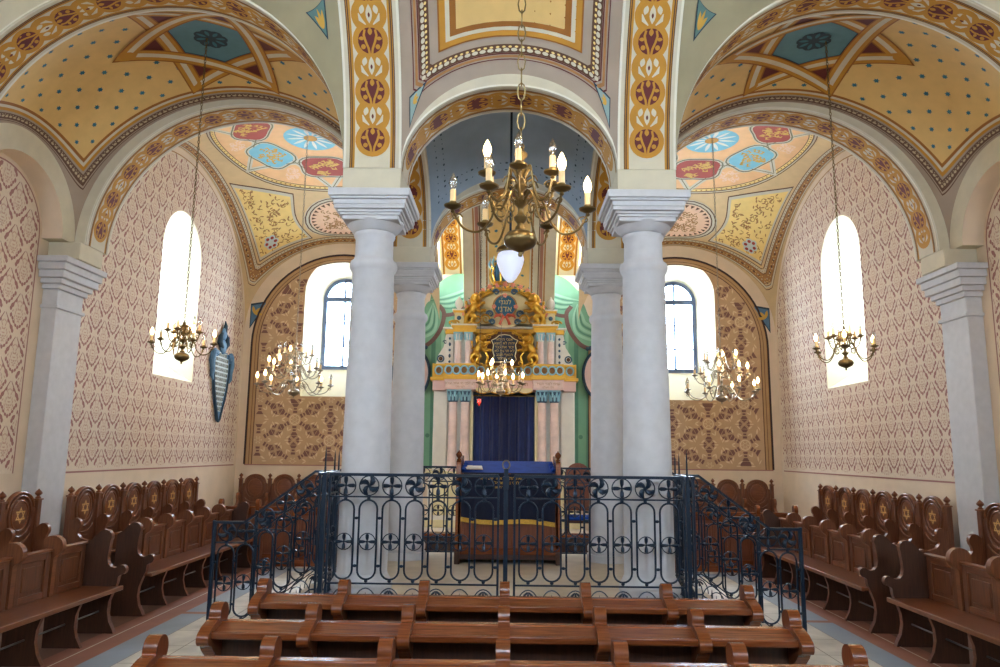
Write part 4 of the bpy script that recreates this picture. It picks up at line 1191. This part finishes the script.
# ---------------------------------------------------------------- the ark
AX,AY=-.09,16.3
ark=thing('torah_ark','carved two-storey ark with pink columns, yellow balustrade and gilt lions','ark',(AX,AY,0))
def part(name,fn,mat=None,parent=None,bevel=0,smooth=True,label=None,fix=True):
    m=MB(); fn(m); o=m.obj(name,parent or ark,smooth=smooth,bevel=bevel,fix=fix)
    if label: o['label']=label
    return o
def body(m):
    for sg in (-1,1):
        m.box(*sorted((sg*.70,sg*1.56)),.18,.93,1.45,3.23,ARKW)
        m.box(*sorted((sg*1.25,sg*1.53)),.12,.2,1.5,3.2,ARKW)
        m.box(*sorted((sg*.68,sg*.74)),.05,.3,1.45,3.12,ARKC)
    m.box(-.72,.72,.5,.93,1.45,3.23,ARKD)
    m.box(-1.62,1.62,-.05,.93,.3,1.38,ARKW); m.box(-1.66,1.66,-.12,.93,1.38,1.47,ARKC); m.box(-1.66,1.66,-.12,.93,.3,.45,ARKC)
    for x in (-1.1,0,1.1): m.box(x-.42,x+.42,-.07,0,.55,1.28,ARKC)
part('lower_body',body,bevel=.01)
cp=[(.095,0),(.10,.05),(.12,.10),(.105,.14),(.13,.17),(.12,.2),(.155,.25),(.15,.27)]
def small_cols(xs,z0,z1,r,cap,mat,capm,nm,ncap):
    a=b=None
    for x in xs:
        if a is None:
            a=part(nm,lambda m:m.lathe([(r*1.3,z0),(r*1.3,z0+.05),(r*1.1,z0+.07),(r*1.25,z0+.1),(r*1.02,z0+.13),(r,z0+.3),(r*.9,z1-cap)],mat,20)); a.location=(x,0,0)
            def cf(m):
                zc=z1-cap
                m.lathe([(r*.95,zc),(r*1.1,zc+.02),(r*.95,zc+.04),(r*1.0,zc+cap*.5),(r*1.35,zc+cap*.85)],capm,18)
                for k in range(8):
                    q=pi/4*k
                    for z,h,o in ((.03,.45,1.0),(cap*.42,.42,1.12)):
                        qq=q+(pi/8 if z>.1 else 0); c,s=cos(qq),sin(qq)
                        m.tube([(r*o*c,r*o*s,zc+z),(r*(o+.08)*c,r*(o+.08)*s,zc+z+cap*h*.6),(r*(o+.24)*c,r*(o+.24)*s,zc+z+cap*h),(r*(o+.28)*c,r*(o+.28)*s,zc+z+cap*h*.8)],[r*.2,r*.26,r*.16,r*.06],ARKB,6)
                m.box(-r*1.32,r*1.32,-r*1.32,r*1.32,z1-.035,z1,ARKB)
            b=part(ncap,cf,None,a)
        else: c=share(a,(x,0,0),ark); share(b,(0,0,0),c)
small_cols((-1.115,-.85,.83,1.10),1.47,3.23,.098,.27,PINKM,ARKD,'pink_column','leafy_capital')
def ent(m):
    for sg in (-1,1):
        m.box(*sorted((sg*.62,sg*1.30)),-.16,.93,3.23,3.45,PINKE); m.box(*sorted((sg*1.30,sg*1.57)),-.04,.93,3.21,3.45,PINKE)
        m.box(*sorted((sg*.60,sg*1.33)),-.19,.93,3.45,3.51,ARKY); m.box(*sorted((sg*1.3,sg*1.62)),-.08,.93,3.43,3.50,ARKY)
        m.box(*sorted((sg*.64,sg*1.28)),-.168,-.15,3.26,3.42,PINKM)
    m.box(-.62,.62,-.02,.93,3.27,3.45,PINKE); m.box(-.62,.62,-.05,.93,3.45,3.51,ARKY)
e_=part('entablature',ent,bevel=.006)
for tx,sz,x,z,mt,y in (('דע לפני מי אתה עומד',.085,-.96,3.36,BROWNL,-.171),('לפני מלך',.06,-.96,3.285,BROWNL,-.171),('שויתי לנגדי תמיד',.085,.96,3.36,BROWNL,-.171),('מלך העולם',.06,.96,3.285,BROWNL,-.171),('כתר',.11,-.5,3.36,BROWN,-.025),('תורה',.11,.42,3.36,BROWNL,-.025)):
    part('brown_lettering',lambda m:Paint(m,lambda a,z_,lv:(a,y,z_)).text(heb(tx),sz,x,z,mt,sx=.9),None,e_,smooth=False,fix=False)
def balus(m):
    for x0,x1,y in ((-1.30,-.62,-.13),(.62,1.30,-.13),(-.62,.62,-.01),(-1.58,-1.30,-.02),(1.30,1.58,-.02)):
        m.box(x0,x1,y,y+.05,3.51,3.56,ARKY); m.box(x0,x1,y,y+.05,3.75,3.80,ARKY)
        m.box(x0,x0+.03,y-.004,y+.048,3.512,3.804,ARKY); m.box(x1-.03,x1,y-.004,y+.048,3.512,3.804,ARKY)
        m.box(x0+.02,x1-.02,y+.045,y+.06,3.54,3.77,ARKY)
part('balustrade',balus,bevel=.004)
rg=None
for x0,x1,y,n in ((-1.30,-.62,-.13,4),(.62,1.30,-.13,4),(-.62,.62,-.01,6),(-1.58,-1.30,-.02,1),(1.30,1.58,-.02,1)):
    for k in range(n):
        x=x0+(x1-x0)*(k+.5)/n
        if rg is None:
            def rf(m):
                N=22; m.tube([(.078*cos(2*pi*i/N),-.005,3.655+.088*sin(2*pi*i/N)) for i in range(N)],.019,ARKB,6,closed=True)
                m.ell((0,.035,3.655),(.066,.012,.078),BROWNL,14)
            rg=part('balustrade_ring',rf); rg.location=(x,y,0)
        else: share(rg,(x,y,0),ark)
def upper(m):
    m.box(-1.22,1.22,.3,.93,3.5,4.5,M('ark_khaki',(158,146,96),.6,var=.08))
    for sg in (-1,1):
        m.box(*sorted((sg*.66,sg*1.14)),.18,.35,3.5,4.5,ARKW)
        # outer pilaster and side scroll board
        m.box(*sorted((sg*1.14,sg*1.30)),.10,.3,3.5,4.5,ARKW)
        m.prism([(sg*a,b) for a,b in [(1.28,3.5),(1.55,3.5),(1.54,3.75),(1.47,4.02),(1.36,4.2),(1.32,4.45),(1.28,4.5)]],.14,.24,lambda a,b,d:(a,d,b),ARKW)
        for k in range(6): m.ell((sg*1.22,.09,4.38-.13*k),(.028,.015,.045 if k%2 else .03),ARKD,8)
        N=20; m.tube([(sg*1.42+.07*cos(2*pi*i/N),.13,3.93+.07*sin(2*pi*i/N)) for i in range(N)],.018,ARKD,6,closed=True); m.ell((sg*1.42,.13,3.93),(.045,.02,.045),BROWN,10)
        for z in (3.95,4.25): m.ell((sg*1.08,.17,z+.1),(.02,.012,.02),GOLD,8)
        m.tube([(sg*(1.33+.05*cos(i*.7)*(1-i/14)),.13,4.3+.05*sin(i*.7)*(1-i/14)) for i in range(12)],.012,ARKD,5)
part('upper_body',upper,bevel=.006)
small_cols((-1.03,-.80,.79,1.02),3.56,4.50,.075,.20,PINKM,ARKW,'upper_pink_column','upper_capital')
def uent(m):
    for sg in (-1,1):
        m.box(*sorted((sg*.64,sg*1.14)),-.12,.93,4.50,4.60,ARKY); m.box(*sorted((sg*.62,sg*1.17)),-.16,.93,4.60,4.64,ARKY); m.box(*sorted((sg*.61,sg*1.19)),-.19,.93,4.64,4.67,ARKW)
        m.box(*sorted((sg*1.14,sg*1.32)),.02,.93,4.48,4.58,ARKY); m.box(*sorted((sg*1.14,sg*1.37)),-.02,.93,4.58,4.62,ARKW)
    m.box(-.64,.64,.08,.93,4.50,4.60,ARKY); m.box(-.64,.64,.03,.93,4.60,4.65,M('ark_grey',(176,172,166),.5))
part('upper_entablature',uent,bevel=.005)
# tablet with gilt frame
def tabf(m):
    out=[(-.40,3.82),(-.34,3.74),(.34,3.74),(.40,3.82),(.36,3.95),(.42,4.08),(.40,4.25),(.44,4.36),(.34,4.44),(.26,4.46),(.16,4.54),(-.16,4.54),(-.26,4.46),(-.34,4.44),(-.44,4.36),(-.40,4.25),(-.42,4.08),(-.36,3.95)]
    m.prism(out,-.06,.06,lambda a,b,d:(a,d+.02,b),BROWN); m.tube([(a,-.05,b) for a,b in out],.026,GOLD,6,closed=True)
    for sg in (-1,1):
        for (a,b,r) in ((.36,4.40,.07),(.36,3.82,.06),(.40,4.1,.05),(.2,4.5,.05)):
            m.tube([(sg*(a+r*(1-i/16)*cos(i*.7)),-.06,b+r*(1-i/16)*sin(i*.7)) for i in range(14)],.016,GOLD,5)
part('tablet_frame',tabf,bevel=.004)
def tab(m):
    out=[(-.22,3.84),(-.26,3.90),(-.23,3.98),(-.26,4.10),(-.24,4.22),(-.29,4.32),(-.2,4.36),(-.12,4.43),(0,4.45),(.12,4.43),(.2,4.36),(.29,4.32),(.24,4.22),(.26,4.10),(.23,3.98),(.26,3.90),(.22,3.84)]
    m.prism(out,-.09,-.05,lambda a,b,d:(a,d,b),ARKN); m.tube([(a,-.09,b) for a,b in out],.012,ARKC,5,closed=True)
ARKN=M('tablet_navy',(34,46,66),.5,var=.1)
tb=part('tablet',tab,bevel=.004)
GOLDL=M('gold_letters',(214,184,110),.5,var=0)
for k,s_ in enumerate(('אנכי ה׳ לא','יהיה לא תשא','זכור את כבד','לא תרצח לא','תנאף תגנב','לא תחמד')):
    part('gold_lettering',lambda m:Paint(m,lambda a,z,lv:(a,-.0935,z)).text(heb(s_),.088,0,4.34-.085*k,GOLDL,sx=.95),None,tb,smooth=False,fix=False)
# gilt lions
def lion(m,sg,ox,oz,h,y):
    T=lambda a,b,c=0:(ox+sg*a*h,y-c*h,oz+b*h)
    def tb_(pts,rs): 
        q=catmull([T(*p) for p in pts],4); n=len(q); r=[]
        for i in range(n):
            f=i/(n-1)*(len(rs)-1); k=min(int(f),len(rs)-2); r.append((rs[k]+(rs[k+1]-rs[k])*(f-k))*h)
        m.tube(q,r,GOLD,8)
    # facing inward = -a direction towards the tablet
    tb_([(.16,.30),(.12,.42),(.05,.56),(-.02,.68)],[.13,.12,.14,.13])
    m.ell(T(-.05,.84,.04),(.115*h,.11*h,.12*h),GOLD,12); m.ell(T(-.13,.81,.07),(.065*h,.06*h,.05*h),GOLD,10)
    for k in range(14):
        q=2*pi*k/14; m.ell(T(-.02+.14*cos(q),.80+.15*sin(q),.0),(.055*h,.06*h,.07*h),GOLD,8)
    for k in range(2): m.ell(T(-.10+.1*k,.95,.03),(.03*h,.03*h,.035*h),GOLD,8)
    tb_([(.0,.66,.06),(-.14,.60,.1),(-.22,.68,.1),(-.31,.70,.1)],[.075,.06,.05,.05]); tb_([(.0,.56,.0),(-.16,.44,.05),(-.25,.47,.06),(-.34,.44,.06)],[.075,.06,.05,.055])
    tb_([(.16,.34,.06),(.02,.24,.1),(.10,.10,.08),(.0,.03,.1),(-.08,.02,.1)],[.12,.085,.055,.05,.05]); tb_([(.20,.32,0),(.26,.18,0),(.20,.08,0),(.24,.02,0),(.14,.015,.02)],[.11,.08,.055,.05,.05])
    tb_([(.22,.30),(.30,.30),(.32,.46),(.24,.56),(.28,.68)],[.04,.03,.026,.026,.03]); m.ell(T(.28,.71),(.05*h,.04*h,.07*h),GOLD,8)
for sg in (-1,1):
    for nm,ox,oz,h,y in (('gilt_lion',.53,3.77,.72,-.02),('gilt_crest_lion',.66,4.66,.72,-.04)):
        o=part(nm,lambda m:lion(m,sg,sg*ox,oz,h,y)); r=o.modifiers.new('weld','REMESH'); r.mode='VOXEL'; r.voxel_size=.014; r.use_smooth_shade=True
# arched top
def crest(m):
    a=arc(30,.06,pi-.06,.93,.92,(0,4.67)); 
    m.prism([(x,z) for x,z in a],.12,.5,lambda p,q,d:(p,d,q),ARKC)
    m.tube([(x,.08,z) for x,z in arc(34,.10,pi-.10,.88,.87,(0,4.67))],.05,ARKY,8); m.tube([(x,.02,z) for x,z in arc(34,.15,pi-.15,.82,.80,(0,4.67))],.02,GOLD,6)
    m.prism([(x,z) for x,z in arc(20,0,2*pi*.95,.50,.40,(0,5.02))],-.0,.12,lambda p,q,d:(p,d,q),ARKC)
    for sg in (-1,1):
        m.prism([(sg*x,z) for x,z in ((.24,5.0),(.5,5.12),(.46,5.28),(.3,5.33),(.2,5.3))],-.03,.06,lambda p,q,d:(p,d,q),ARKC)
        for (x,z,r) in ((.42,4.80,.12),(.62,4.78,.11),(.28,4.74,.07),(.2,5.42,.07),(.5,5.36,.07),(.33,4.92,.08)):
            m.tube([(sg*(x+r*(1-i/18)*cos(i*.65)),-.03,z+r*(1-i/18)*sin(i*.65)) for i in range(16)],[.03*(1-i/20) for i in range(16)],GOLD if x>.4 else ARKD,6)
part('arched_top',crest,bevel=.005)
fl_=None; rr=random.Random(4)
for k in range(15):
    q=.25+(pi-.5)*k/14; x,z=.93*cos(q),4.70+.90*sin(q)
    if fl_ is None:
        def ff(m):
            m.ell((0,0,0),(.04,.03,.04),ROSE,8)
            for i in range(5): m.ell((.038*cos(i*1.257),-.01,.038*sin(i*1.257)),(.026,.02,.026),ROSE,7)
            for i in range(3): m.tube([(0,0,0),(.06*cos(i*2.1+.5),.01,.06*sin(i*2.1+.5)),(.1*cos(i*2.1+.7),.01,.1*sin(i*2.1+.7))],[.012,.02,.004],GREEND,5)
        fl_=part('garland_rose',ff); fl_.location=(x,.0,z)
    else: c=share(fl_,(x,-.02*(k%2),z),ark); c.rotation_euler=(0,k*.9,0)
def medal(m):
    N=28; m.lathe([(.235,.06),(.235,-.02),(.22,-.03)],TEALA,32,(0,-.03,5.10),ax='y')
    m.tube([(.245*cos(2*pi*i/N),-.03,5.10+.24*sin(2*pi*i/N)) for i in range(N)],.034,BROWNL,8,closed=True); m.tube([(.215*cos(2*pi*i/N),-.075,5.10+.21*sin(2*pi*i/N)) for i in range(N)],.012,GOLD,6,closed=True)
    for x,z in ((0,5.33),(.24,5.08),(-.24,5.08)): 
        for i in range(5): m.ell((x+.03*cos(i*1.257),-.08,z+.03*sin(i*1.257)),(.028,.02,.028),ROSE,7)
TEALA=M('medallion_teal',(28,84,108),.5,var=.08)
md=part('medallion',medal)
for s_,sz,z in (('לנגדי',.14,5.175),('אדני',.18,5.02)):
    part('gold_lettering',lambda m:Paint(m,lambda a,z_,lv:(a,-.094,z_)).text(heb(s_),sz,0,z,GOLDL),None,md,smooth=False,fix=False)
def ribbon(m):
    for sg in (-1,1):
        m.tube([(0,-.06,4.86),(sg*.07,-.08,4.9),(sg*.2,-.06,4.88),(sg*.24,-.06,4.82)],[.02,.035,.035,.012],REDR,7); m.tube([(sg*.02,-.06,4.88),(sg*.08,-.06,4.76),(sg*.11,-.06,4.68)],[.03,.03,.035],REDR,7)
part('red_ribbon',ribbon)
ur=None
for sg in (-1,1):
    def ped(m):
        x=sg*1.02
        m.box(x-.10,x+.10,.0,.2,4.66,4.95,ARKC); m.box(x-.13,x+.13,-.03,.23,4.95,5.0,ARKY); m.box(x-.15,x+.15,-.04,.24,5.0,5.03,ARKW)
        m.ell((x,-.01,4.83),(.05,.02,.05),ARKD,10); m.tube([(x+.13*(1-i/16)*cos(i*.7)+sg*.12,.0,4.72+.06*(1-i/16)*sin(i*.7)) for i in range(14)],.022,GOLD,6)
        m.tube([(x-sg*.14,.0,4.67),(x-sg*.16,-.02,4.8),(x-sg*.12,.0,4.92)],[.05,.04,.02],GOLD,7)
    part('pedestal',ped,bevel=.004)
    part('white_urn',lambda m:m.lathe([(.05,5.03),(.04,5.06),(.075,5.1),(.095,5.17),(.085,5.23),(.05,5.27),(.03,5.29),(.03,5.31),(.005,5.34)],ARKW,16,(sg*1.03,.1,0)))
def crown(m):
    m.lathe([(.17,5.58),(.19,5.60),(.19,5.66),(.17,5.68)],GOLD,20,(-.1,.15,0)); m.lathe([(.15,5.66),(.2,5.8),(.21,5.95),(.15,6.1),(.03,6.16)],TEALA,18,(-.1,.15,0))
    for k in range(8):
        q=pi/4*k; c,s=cos(q),sin(q)
        m.tube([(-.1+.18*c,.15+.18*s,5.66),(-.1+.25*c,.15+.25*s,5.85),(-.1+.22*c,.15+.22*s,6.02),(-.1+.08*c,.15+.08*s,6.16)],[.02,.026,.024,.014],GOLD,6)
        m.tube([(-.1+.19*c,.15+.19*s,5.9),(-.1+.27*c,.15+.27*s,6.1),(-.1+.22*c,.15+.22*s,6.26)],[.02,.03,.006],ARKB,6)
    m.ell((-.1,.15,6.2),.06,GOLD,10); m.tube([(-.1,.15,6.2),(-.1,.15,6.4)],.012,GOLD,6)
part('crown',crown)
# curtain
cu=thing('ark_curtain','navy velvet curtain hanging in soft folds in the opening of the ark','curtain',(AX,AY,0))
m=MB(); nx,nz=60,10; vs=[]
for i in range(nx+1):
    x=-.66+1.32*i/nx
    for j in range(nz+1):
        z=1.46+1.66*j/nz; vs.append((x,.36+.035*sin(i*.62+.3*sin(j*.4))+.02*sin(i*1.31+1),z))
m.add(vs,[(i*(nz+1)+j,(i+1)*(nz+1)+j,(i+1)*(nz+1)+j+1,i*(nz+1)+j+1) for i in range(nx) for j in range(nz)],M('curtain_navy',(22,44,104),.75,var=.12,sheen=.5)); m.obj('velvet',cu,ang=80)
m=MB(); m.tube([(-.68,.33,3.13),(.68,.33,3.13)],.018,BRASS,8); m.obj('rod',cu)
def pelmet(m):
    pts=[(-.62,3.27)]+[(-.62+1.24*i/40,3.20-.05*abs(sin(pi*i/10))-(.04 if 16<i<24 else 0)) for i in range(41)]+[(.62,3.27)]
    m.prism(pts,-.06,-.02,lambda a,b,d:(a,d,b),ARKC); m.tube([(a,-.06,b) for a,b in pts[1:-1]],.014,GOLD,6)
    m.ell((0,-.07,3.2),(.09,.03,.07),GOLD,12)
part('carved_pelmet',pelmet,bevel=.003)
# ark steps
st=thing('ark_step','pale stone steps in front of the ark','step',(AX,0,0))
for k in range(2):
    m=MB(); m.box(-2.0+.25*k,2.0-.25*k,14.6+.7*k,17.24,.15*k,.15*(k+1),PALE); m.obj('step',st,bevel=.008)
# high-backed chair by the ark and low benches behind the platform
ch=thing('high_backed_chair','dark wooden high-backed chair with blue seat, beside the ark behind the railing','chair',(1.42,15.0,.15))
for sx in (-1,1):
    m=MB(); m.tube([(sx*.25,-.25,0),(sx*.26,-.26,.2),(sx*.24,-.25,.42)],[.022,.03,.026],WOODD,8); m.obj('leg',ch)
    m=MB(); m.tube([(sx*.25,.24,0),(sx*.25,.22,.45),(sx*.26,.27,1.1),(sx*.22,.30,1.42)],[.024,.03,.028,.022],WOODD,8); m.obj('back_leg',ch)
    m=MB(); m.tube([(sx*.26,.24,.72),(sx*.29,0,.74),(sx*.28,-.22,.70),(sx*.26,-.25,.42)],.022,WOODD,8); m.obj('arm',ch)
m=MB(); m.box(-.27,.27,-.27,.24,.40,.45,WOODD); m.obj('seat_frame',ch,bevel=.008)
m=MB(); m.box(-.25,.25,-.26,.22,.45,.53,BLUEV); m.obj('seat_cushion',ch,bevel=.03)
m=MB(); m.prism([(-.22,.6),(.22,.6),(.23,1.3)]+arc(12,0.1,pi-.1,.23,.2,(0,1.34))+[(-.23,1.3)],.25,.285,lambda a,b,d:(a,d,b),WOODV,WOODD); m.obj('back_board',ch,bevel=.008)
def low_bench(x0,x1,label):
    t=thing('low_bench',label,'bench',(x0,13.3,0)); W=x1-x0
    m=MB(); m.box(0,W,0,.32,.44,.48,WOODL); m.obj('seat',t,bevel=.006)
    m=MB(); m.box(.04,W-.04,.02,.05,.12,.44,WOODD); m.obj('apron',t)
    for x in (.06,W-.06):
        m=MB(); m.box(x-.03,x+.03,.02,.30,0,.44,WOODD); m.obj('leg',t,bevel=.004)
low_bench(-2.05,-.80,'low brown bench glimpsed behind the platform railing, blue plaque side')
low_bench(.80,2.05,'low brown bench glimpsed behind the platform railing, away from blue plaque')
# painted drapery on the wall behind the ark
dr=thing('painted_drapery','green drapery with brown fringe painted on the wall around the ark','mural',(AX,0,0)); 
for sg in (-1,1):
    m=MB(); P=Paint(m,lambda a,z,lv:(sg*a,YE-.012-.002*lv,z))
    P.fill([(1.35,1.5),(1.92,1.5),(1.95,4.6),(1.6,5.3),(.9,5.5),(.9,4.4),(1.35,4.4)],GREEN,0)
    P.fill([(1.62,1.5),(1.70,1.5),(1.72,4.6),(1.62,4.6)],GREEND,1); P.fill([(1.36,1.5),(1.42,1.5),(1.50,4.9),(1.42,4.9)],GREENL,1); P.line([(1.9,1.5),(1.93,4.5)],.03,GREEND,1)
    P.disc(1.76,2.25,.05,GREEND,1,12)
    up=[tuple(p) for p in catmull([(-.02,6.36),(.45,6.24),(.95,6.12),(1.4,5.98),(1.74,5.66)],6)]
    lo=[tuple(p) for p in catmull([(1.80,5.26),(1.55,5.08),(1.2,5.1),(.85,5.34),(.4,5.78),(.0,6.05)],6)]
    P.fill(up+lo,GREEN,2); P.line(lo,.09,FRINGE,3)
    for k in range(6):
        f=(k+1)/7
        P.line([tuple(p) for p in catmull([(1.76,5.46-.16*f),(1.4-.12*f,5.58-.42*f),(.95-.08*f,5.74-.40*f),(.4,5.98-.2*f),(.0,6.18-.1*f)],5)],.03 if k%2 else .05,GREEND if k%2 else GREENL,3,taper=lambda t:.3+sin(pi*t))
    u2=[tuple(p) for p in catmull([(1.62,5.42),(1.84,5.36),(1.98,5.05),(2.25,4.85),(2.55,4.8)],6)]; l2=[tuple(p) for p in catmull([(2.55,4.42),(2.1,4.30),(1.78,4.38),(1.52,4.72),(1.44,5.1),(1.56,5.3)],6)]
    P.fill(u2+l2,GREEN,4); P.line(l2,.10,FRINGE,5)
    for k in range(5):
        f=(k+1)/6
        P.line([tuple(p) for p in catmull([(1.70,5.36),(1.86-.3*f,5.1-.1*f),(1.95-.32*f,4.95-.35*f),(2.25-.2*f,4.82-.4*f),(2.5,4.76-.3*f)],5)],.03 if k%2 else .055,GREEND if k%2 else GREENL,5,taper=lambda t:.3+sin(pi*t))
    m.obj('painted_swag',dr,smooth=False,fix=False)
# oval boards on the wall either side of the ark
for sg in (-1,1):
    t=thing('oval_board','oval board with red writing, partly behind a column, %s'%('blue plaque side' if sg<0 else 'away from blue plaque'),'sign',(sg*2.2-.05,YE-.10,3.68))
    m=MB(); m.prism(arc(39,0,2*pi*39/40,.40,.56),0,.05,lambda a,b,d:(a,d,b),M('board_pink',(226,190,176),.6,var=.05)); m.obj('board',t)
    m=MB(); N=40; m.tube([(.42*cos(2*pi*i/N),0,.58*sin(2*pi*i/N)) for i in range(N)],.035,TEALD,8,closed=True)
    for k in range(9): m.ell((.08*(k-4),-.01,.62+.05*cos((k-4)*.5)),(.05,.03,.05),TEALD,8)
    m.obj('frame',t)
    m=MB(); P=Paint(m,lambda a,z,lv:(a,-.004,z))
    for k,s in enumerate(('ברוך שם','כבוד מלכותו','לעולם ועד','שמע ישראל','אלהינו אחד','ואהבת את','בכל לבבך','ובכל נפשך')): P.text(heb(s),.10,0,.40-.115*k,REDP,sx=1)
    m.obj('red_lettering',t,smooth=False,fix=False)
# blue plaque on the side wall
t=thing('wall_plaque','tall blue carved plaque with lines of writing, narrowing to a point, on the patterned wall','plaque',(-XW+.012,15.9,3.55))
fp=lambda a,z,d:(d,a,z)
m=MB()
half=[(0,-1.08),(.06,-1.04),(.12,-.9),(.22,-.7),(.34,-.4),(.42,-.05),(.44,.2),(.38,.32),(.30,.36),(.27,.42)]
m.prism(half+[(-a,b) for a,b in reversed(half[1:])],0,.04,lambda a,b,d:fp(a,b,d),PLAQ); m.obj('board',t,bevel=.006)
m=MB(); q=half[:7]
m.tube([fp(a,b,.045) for a,b in [(-a,b) for a,b in reversed(q[1:])]+q],.028,TEALD,6)
for sg in (-1,1):
    m.tube([fp(sg*a,b,.05) for a,b in ((.30,.34),(.50,.36),(.56,.18),(.50,.0),(.52,-.15),(.44,-.22))],[.05,.06,.06,.05,.04,.02],PLAQ,8)
    m.tube([fp(sg*(.45+.09*(1-i/16)*cos(i*.7)),.34+.09*(1-i/16)*sin(i*.7),.06) for i in range(14)],.03,PLAQ,6)
    m.tube([fp(sg*a,b,.05) for a,b in ((.08,.5),(.20,.6),(.18,.74),(.06,.84))],[.05,.06,.05,.02],TEALD,8)
m.ell(fp(0,.52,.05),(.05,.16,.16),PLAQ,12); m.ell(fp(0,.80,.05),(.05,.12,.14),PLAQ,12); m.tube([fp(0,.85,.05),fp(.06,1.0,.05),fp(.02,1.1,.05)],[.06,.04,.006],TEALD,8)
m.obj('carved_crest',t)
m=MB(); P=Paint(m,lambda a,z,lv:fp(a,z,.042+.002*lv))
for k in range(13):
    z=.34-.105*k; 
    def wd(z):
        for (a0,b0),(a1,b1) in zip(half,half[1:]):
            if b0<=z<=b1: return a0+(a1-a0)*(z-b0)/(b1-b0)
        return .3
    w_=min(wd(z+.03),wd(z-.03))-.06
    if w_<.04: continue
    P.fill([(-w_,z-.052),(w_,z-.052),(w_,z+.052),(-w_,z+.052)],PLAQL,1); P.fill([(-w_,z-.034),(w_,z-.034),(w_,z+.034),(-w_,z+.034)],PLAQD,2)
    s='שלום רב לאהבי תורתך ואין למו מכשול'[:max(3,int(w_*38))].strip()
    P.text(heb(s),.075,0,z,PLAQL,lv=3,flip=1,sx=min(1.1,2*w_/max(.01,.043*len(s))))
m.obj('lettering',t,smooth=False,fix=False)
# warm light of the lit candle bulbs
for k,(x,y,z) in enumerate(LAMPS):
    l=bpy.data.lights.new('candle_glow','POINT'); l.energy=LAMP; l.color=(1,.80,.56); l.shadow_soft_size=.03; l.use_shadow=True
    o=bpy.data.objects.new('candle_glow',l); COL.objects.link(o); o.location=(x,y,z)
WORLD=22.0; EXPO=1.25
# ---------------------------------------------------------------- light and camera
w=bpy.data.worlds.new('sky'); SC.world=w; w.use_nodes=True
bg=w.node_tree.nodes['Background']; bg.inputs[0].default_value=(.72,.86,1,1); bg.inputs[1].default_value=WORLD
for k,(p,wd,ht,inw) in enumerate(PORT):
    l=bpy.data.lights.new('window_daylight','AREA'); l.shape='RECTANGLE'; l.size=wd; l.size_y=ht; l.cycles.is_portal=True
    o=bpy.data.objects.new('window_daylight',l); COL.objects.link(o); o.location=p
    o.rotation_euler=Vector(inw).to_track_quat('-Z','Z').to_euler()
cam=bpy.data.cameras.new('camera'); co=bpy.data.objects.new('camera',cam); COL.objects.link(co)
cam.sensor_width=36; cam.lens=744/1000*36; cam.clip_start=.05; cam.shift_y=0
co.location=(.02,0,1.89)
th,yaw,roll=.158,.0131,-.0111
F=Vector((-sin(yaw)*cos(th),cos(yaw)*cos(th),sin(th)))
R0=Vector((cos(yaw),sin(yaw),0)); U0=R0.cross(F)
# roll: image of the scene turned by `roll`
c_,s_=cos(roll),sin(roll)
Rr=R0*c_-U0*s_; Ur=R0*s_+U0*c_
co.matrix_world=Matrix((( Rr.x,Ur.x,-F.x,.02),(Rr.y,Ur.y,-F.y,0),(Rr.z,Ur.z,-F.z,1.89),(0,0,0,1)))
SC.camera=co
vs=SC.view_settings; SC.display_settings.display_device='sRGB'
vs.view_transform='Standard'; vs.look='None'; vs.gamma=1; vs.use_curve_mapping=False; vs.exposure=EXPO
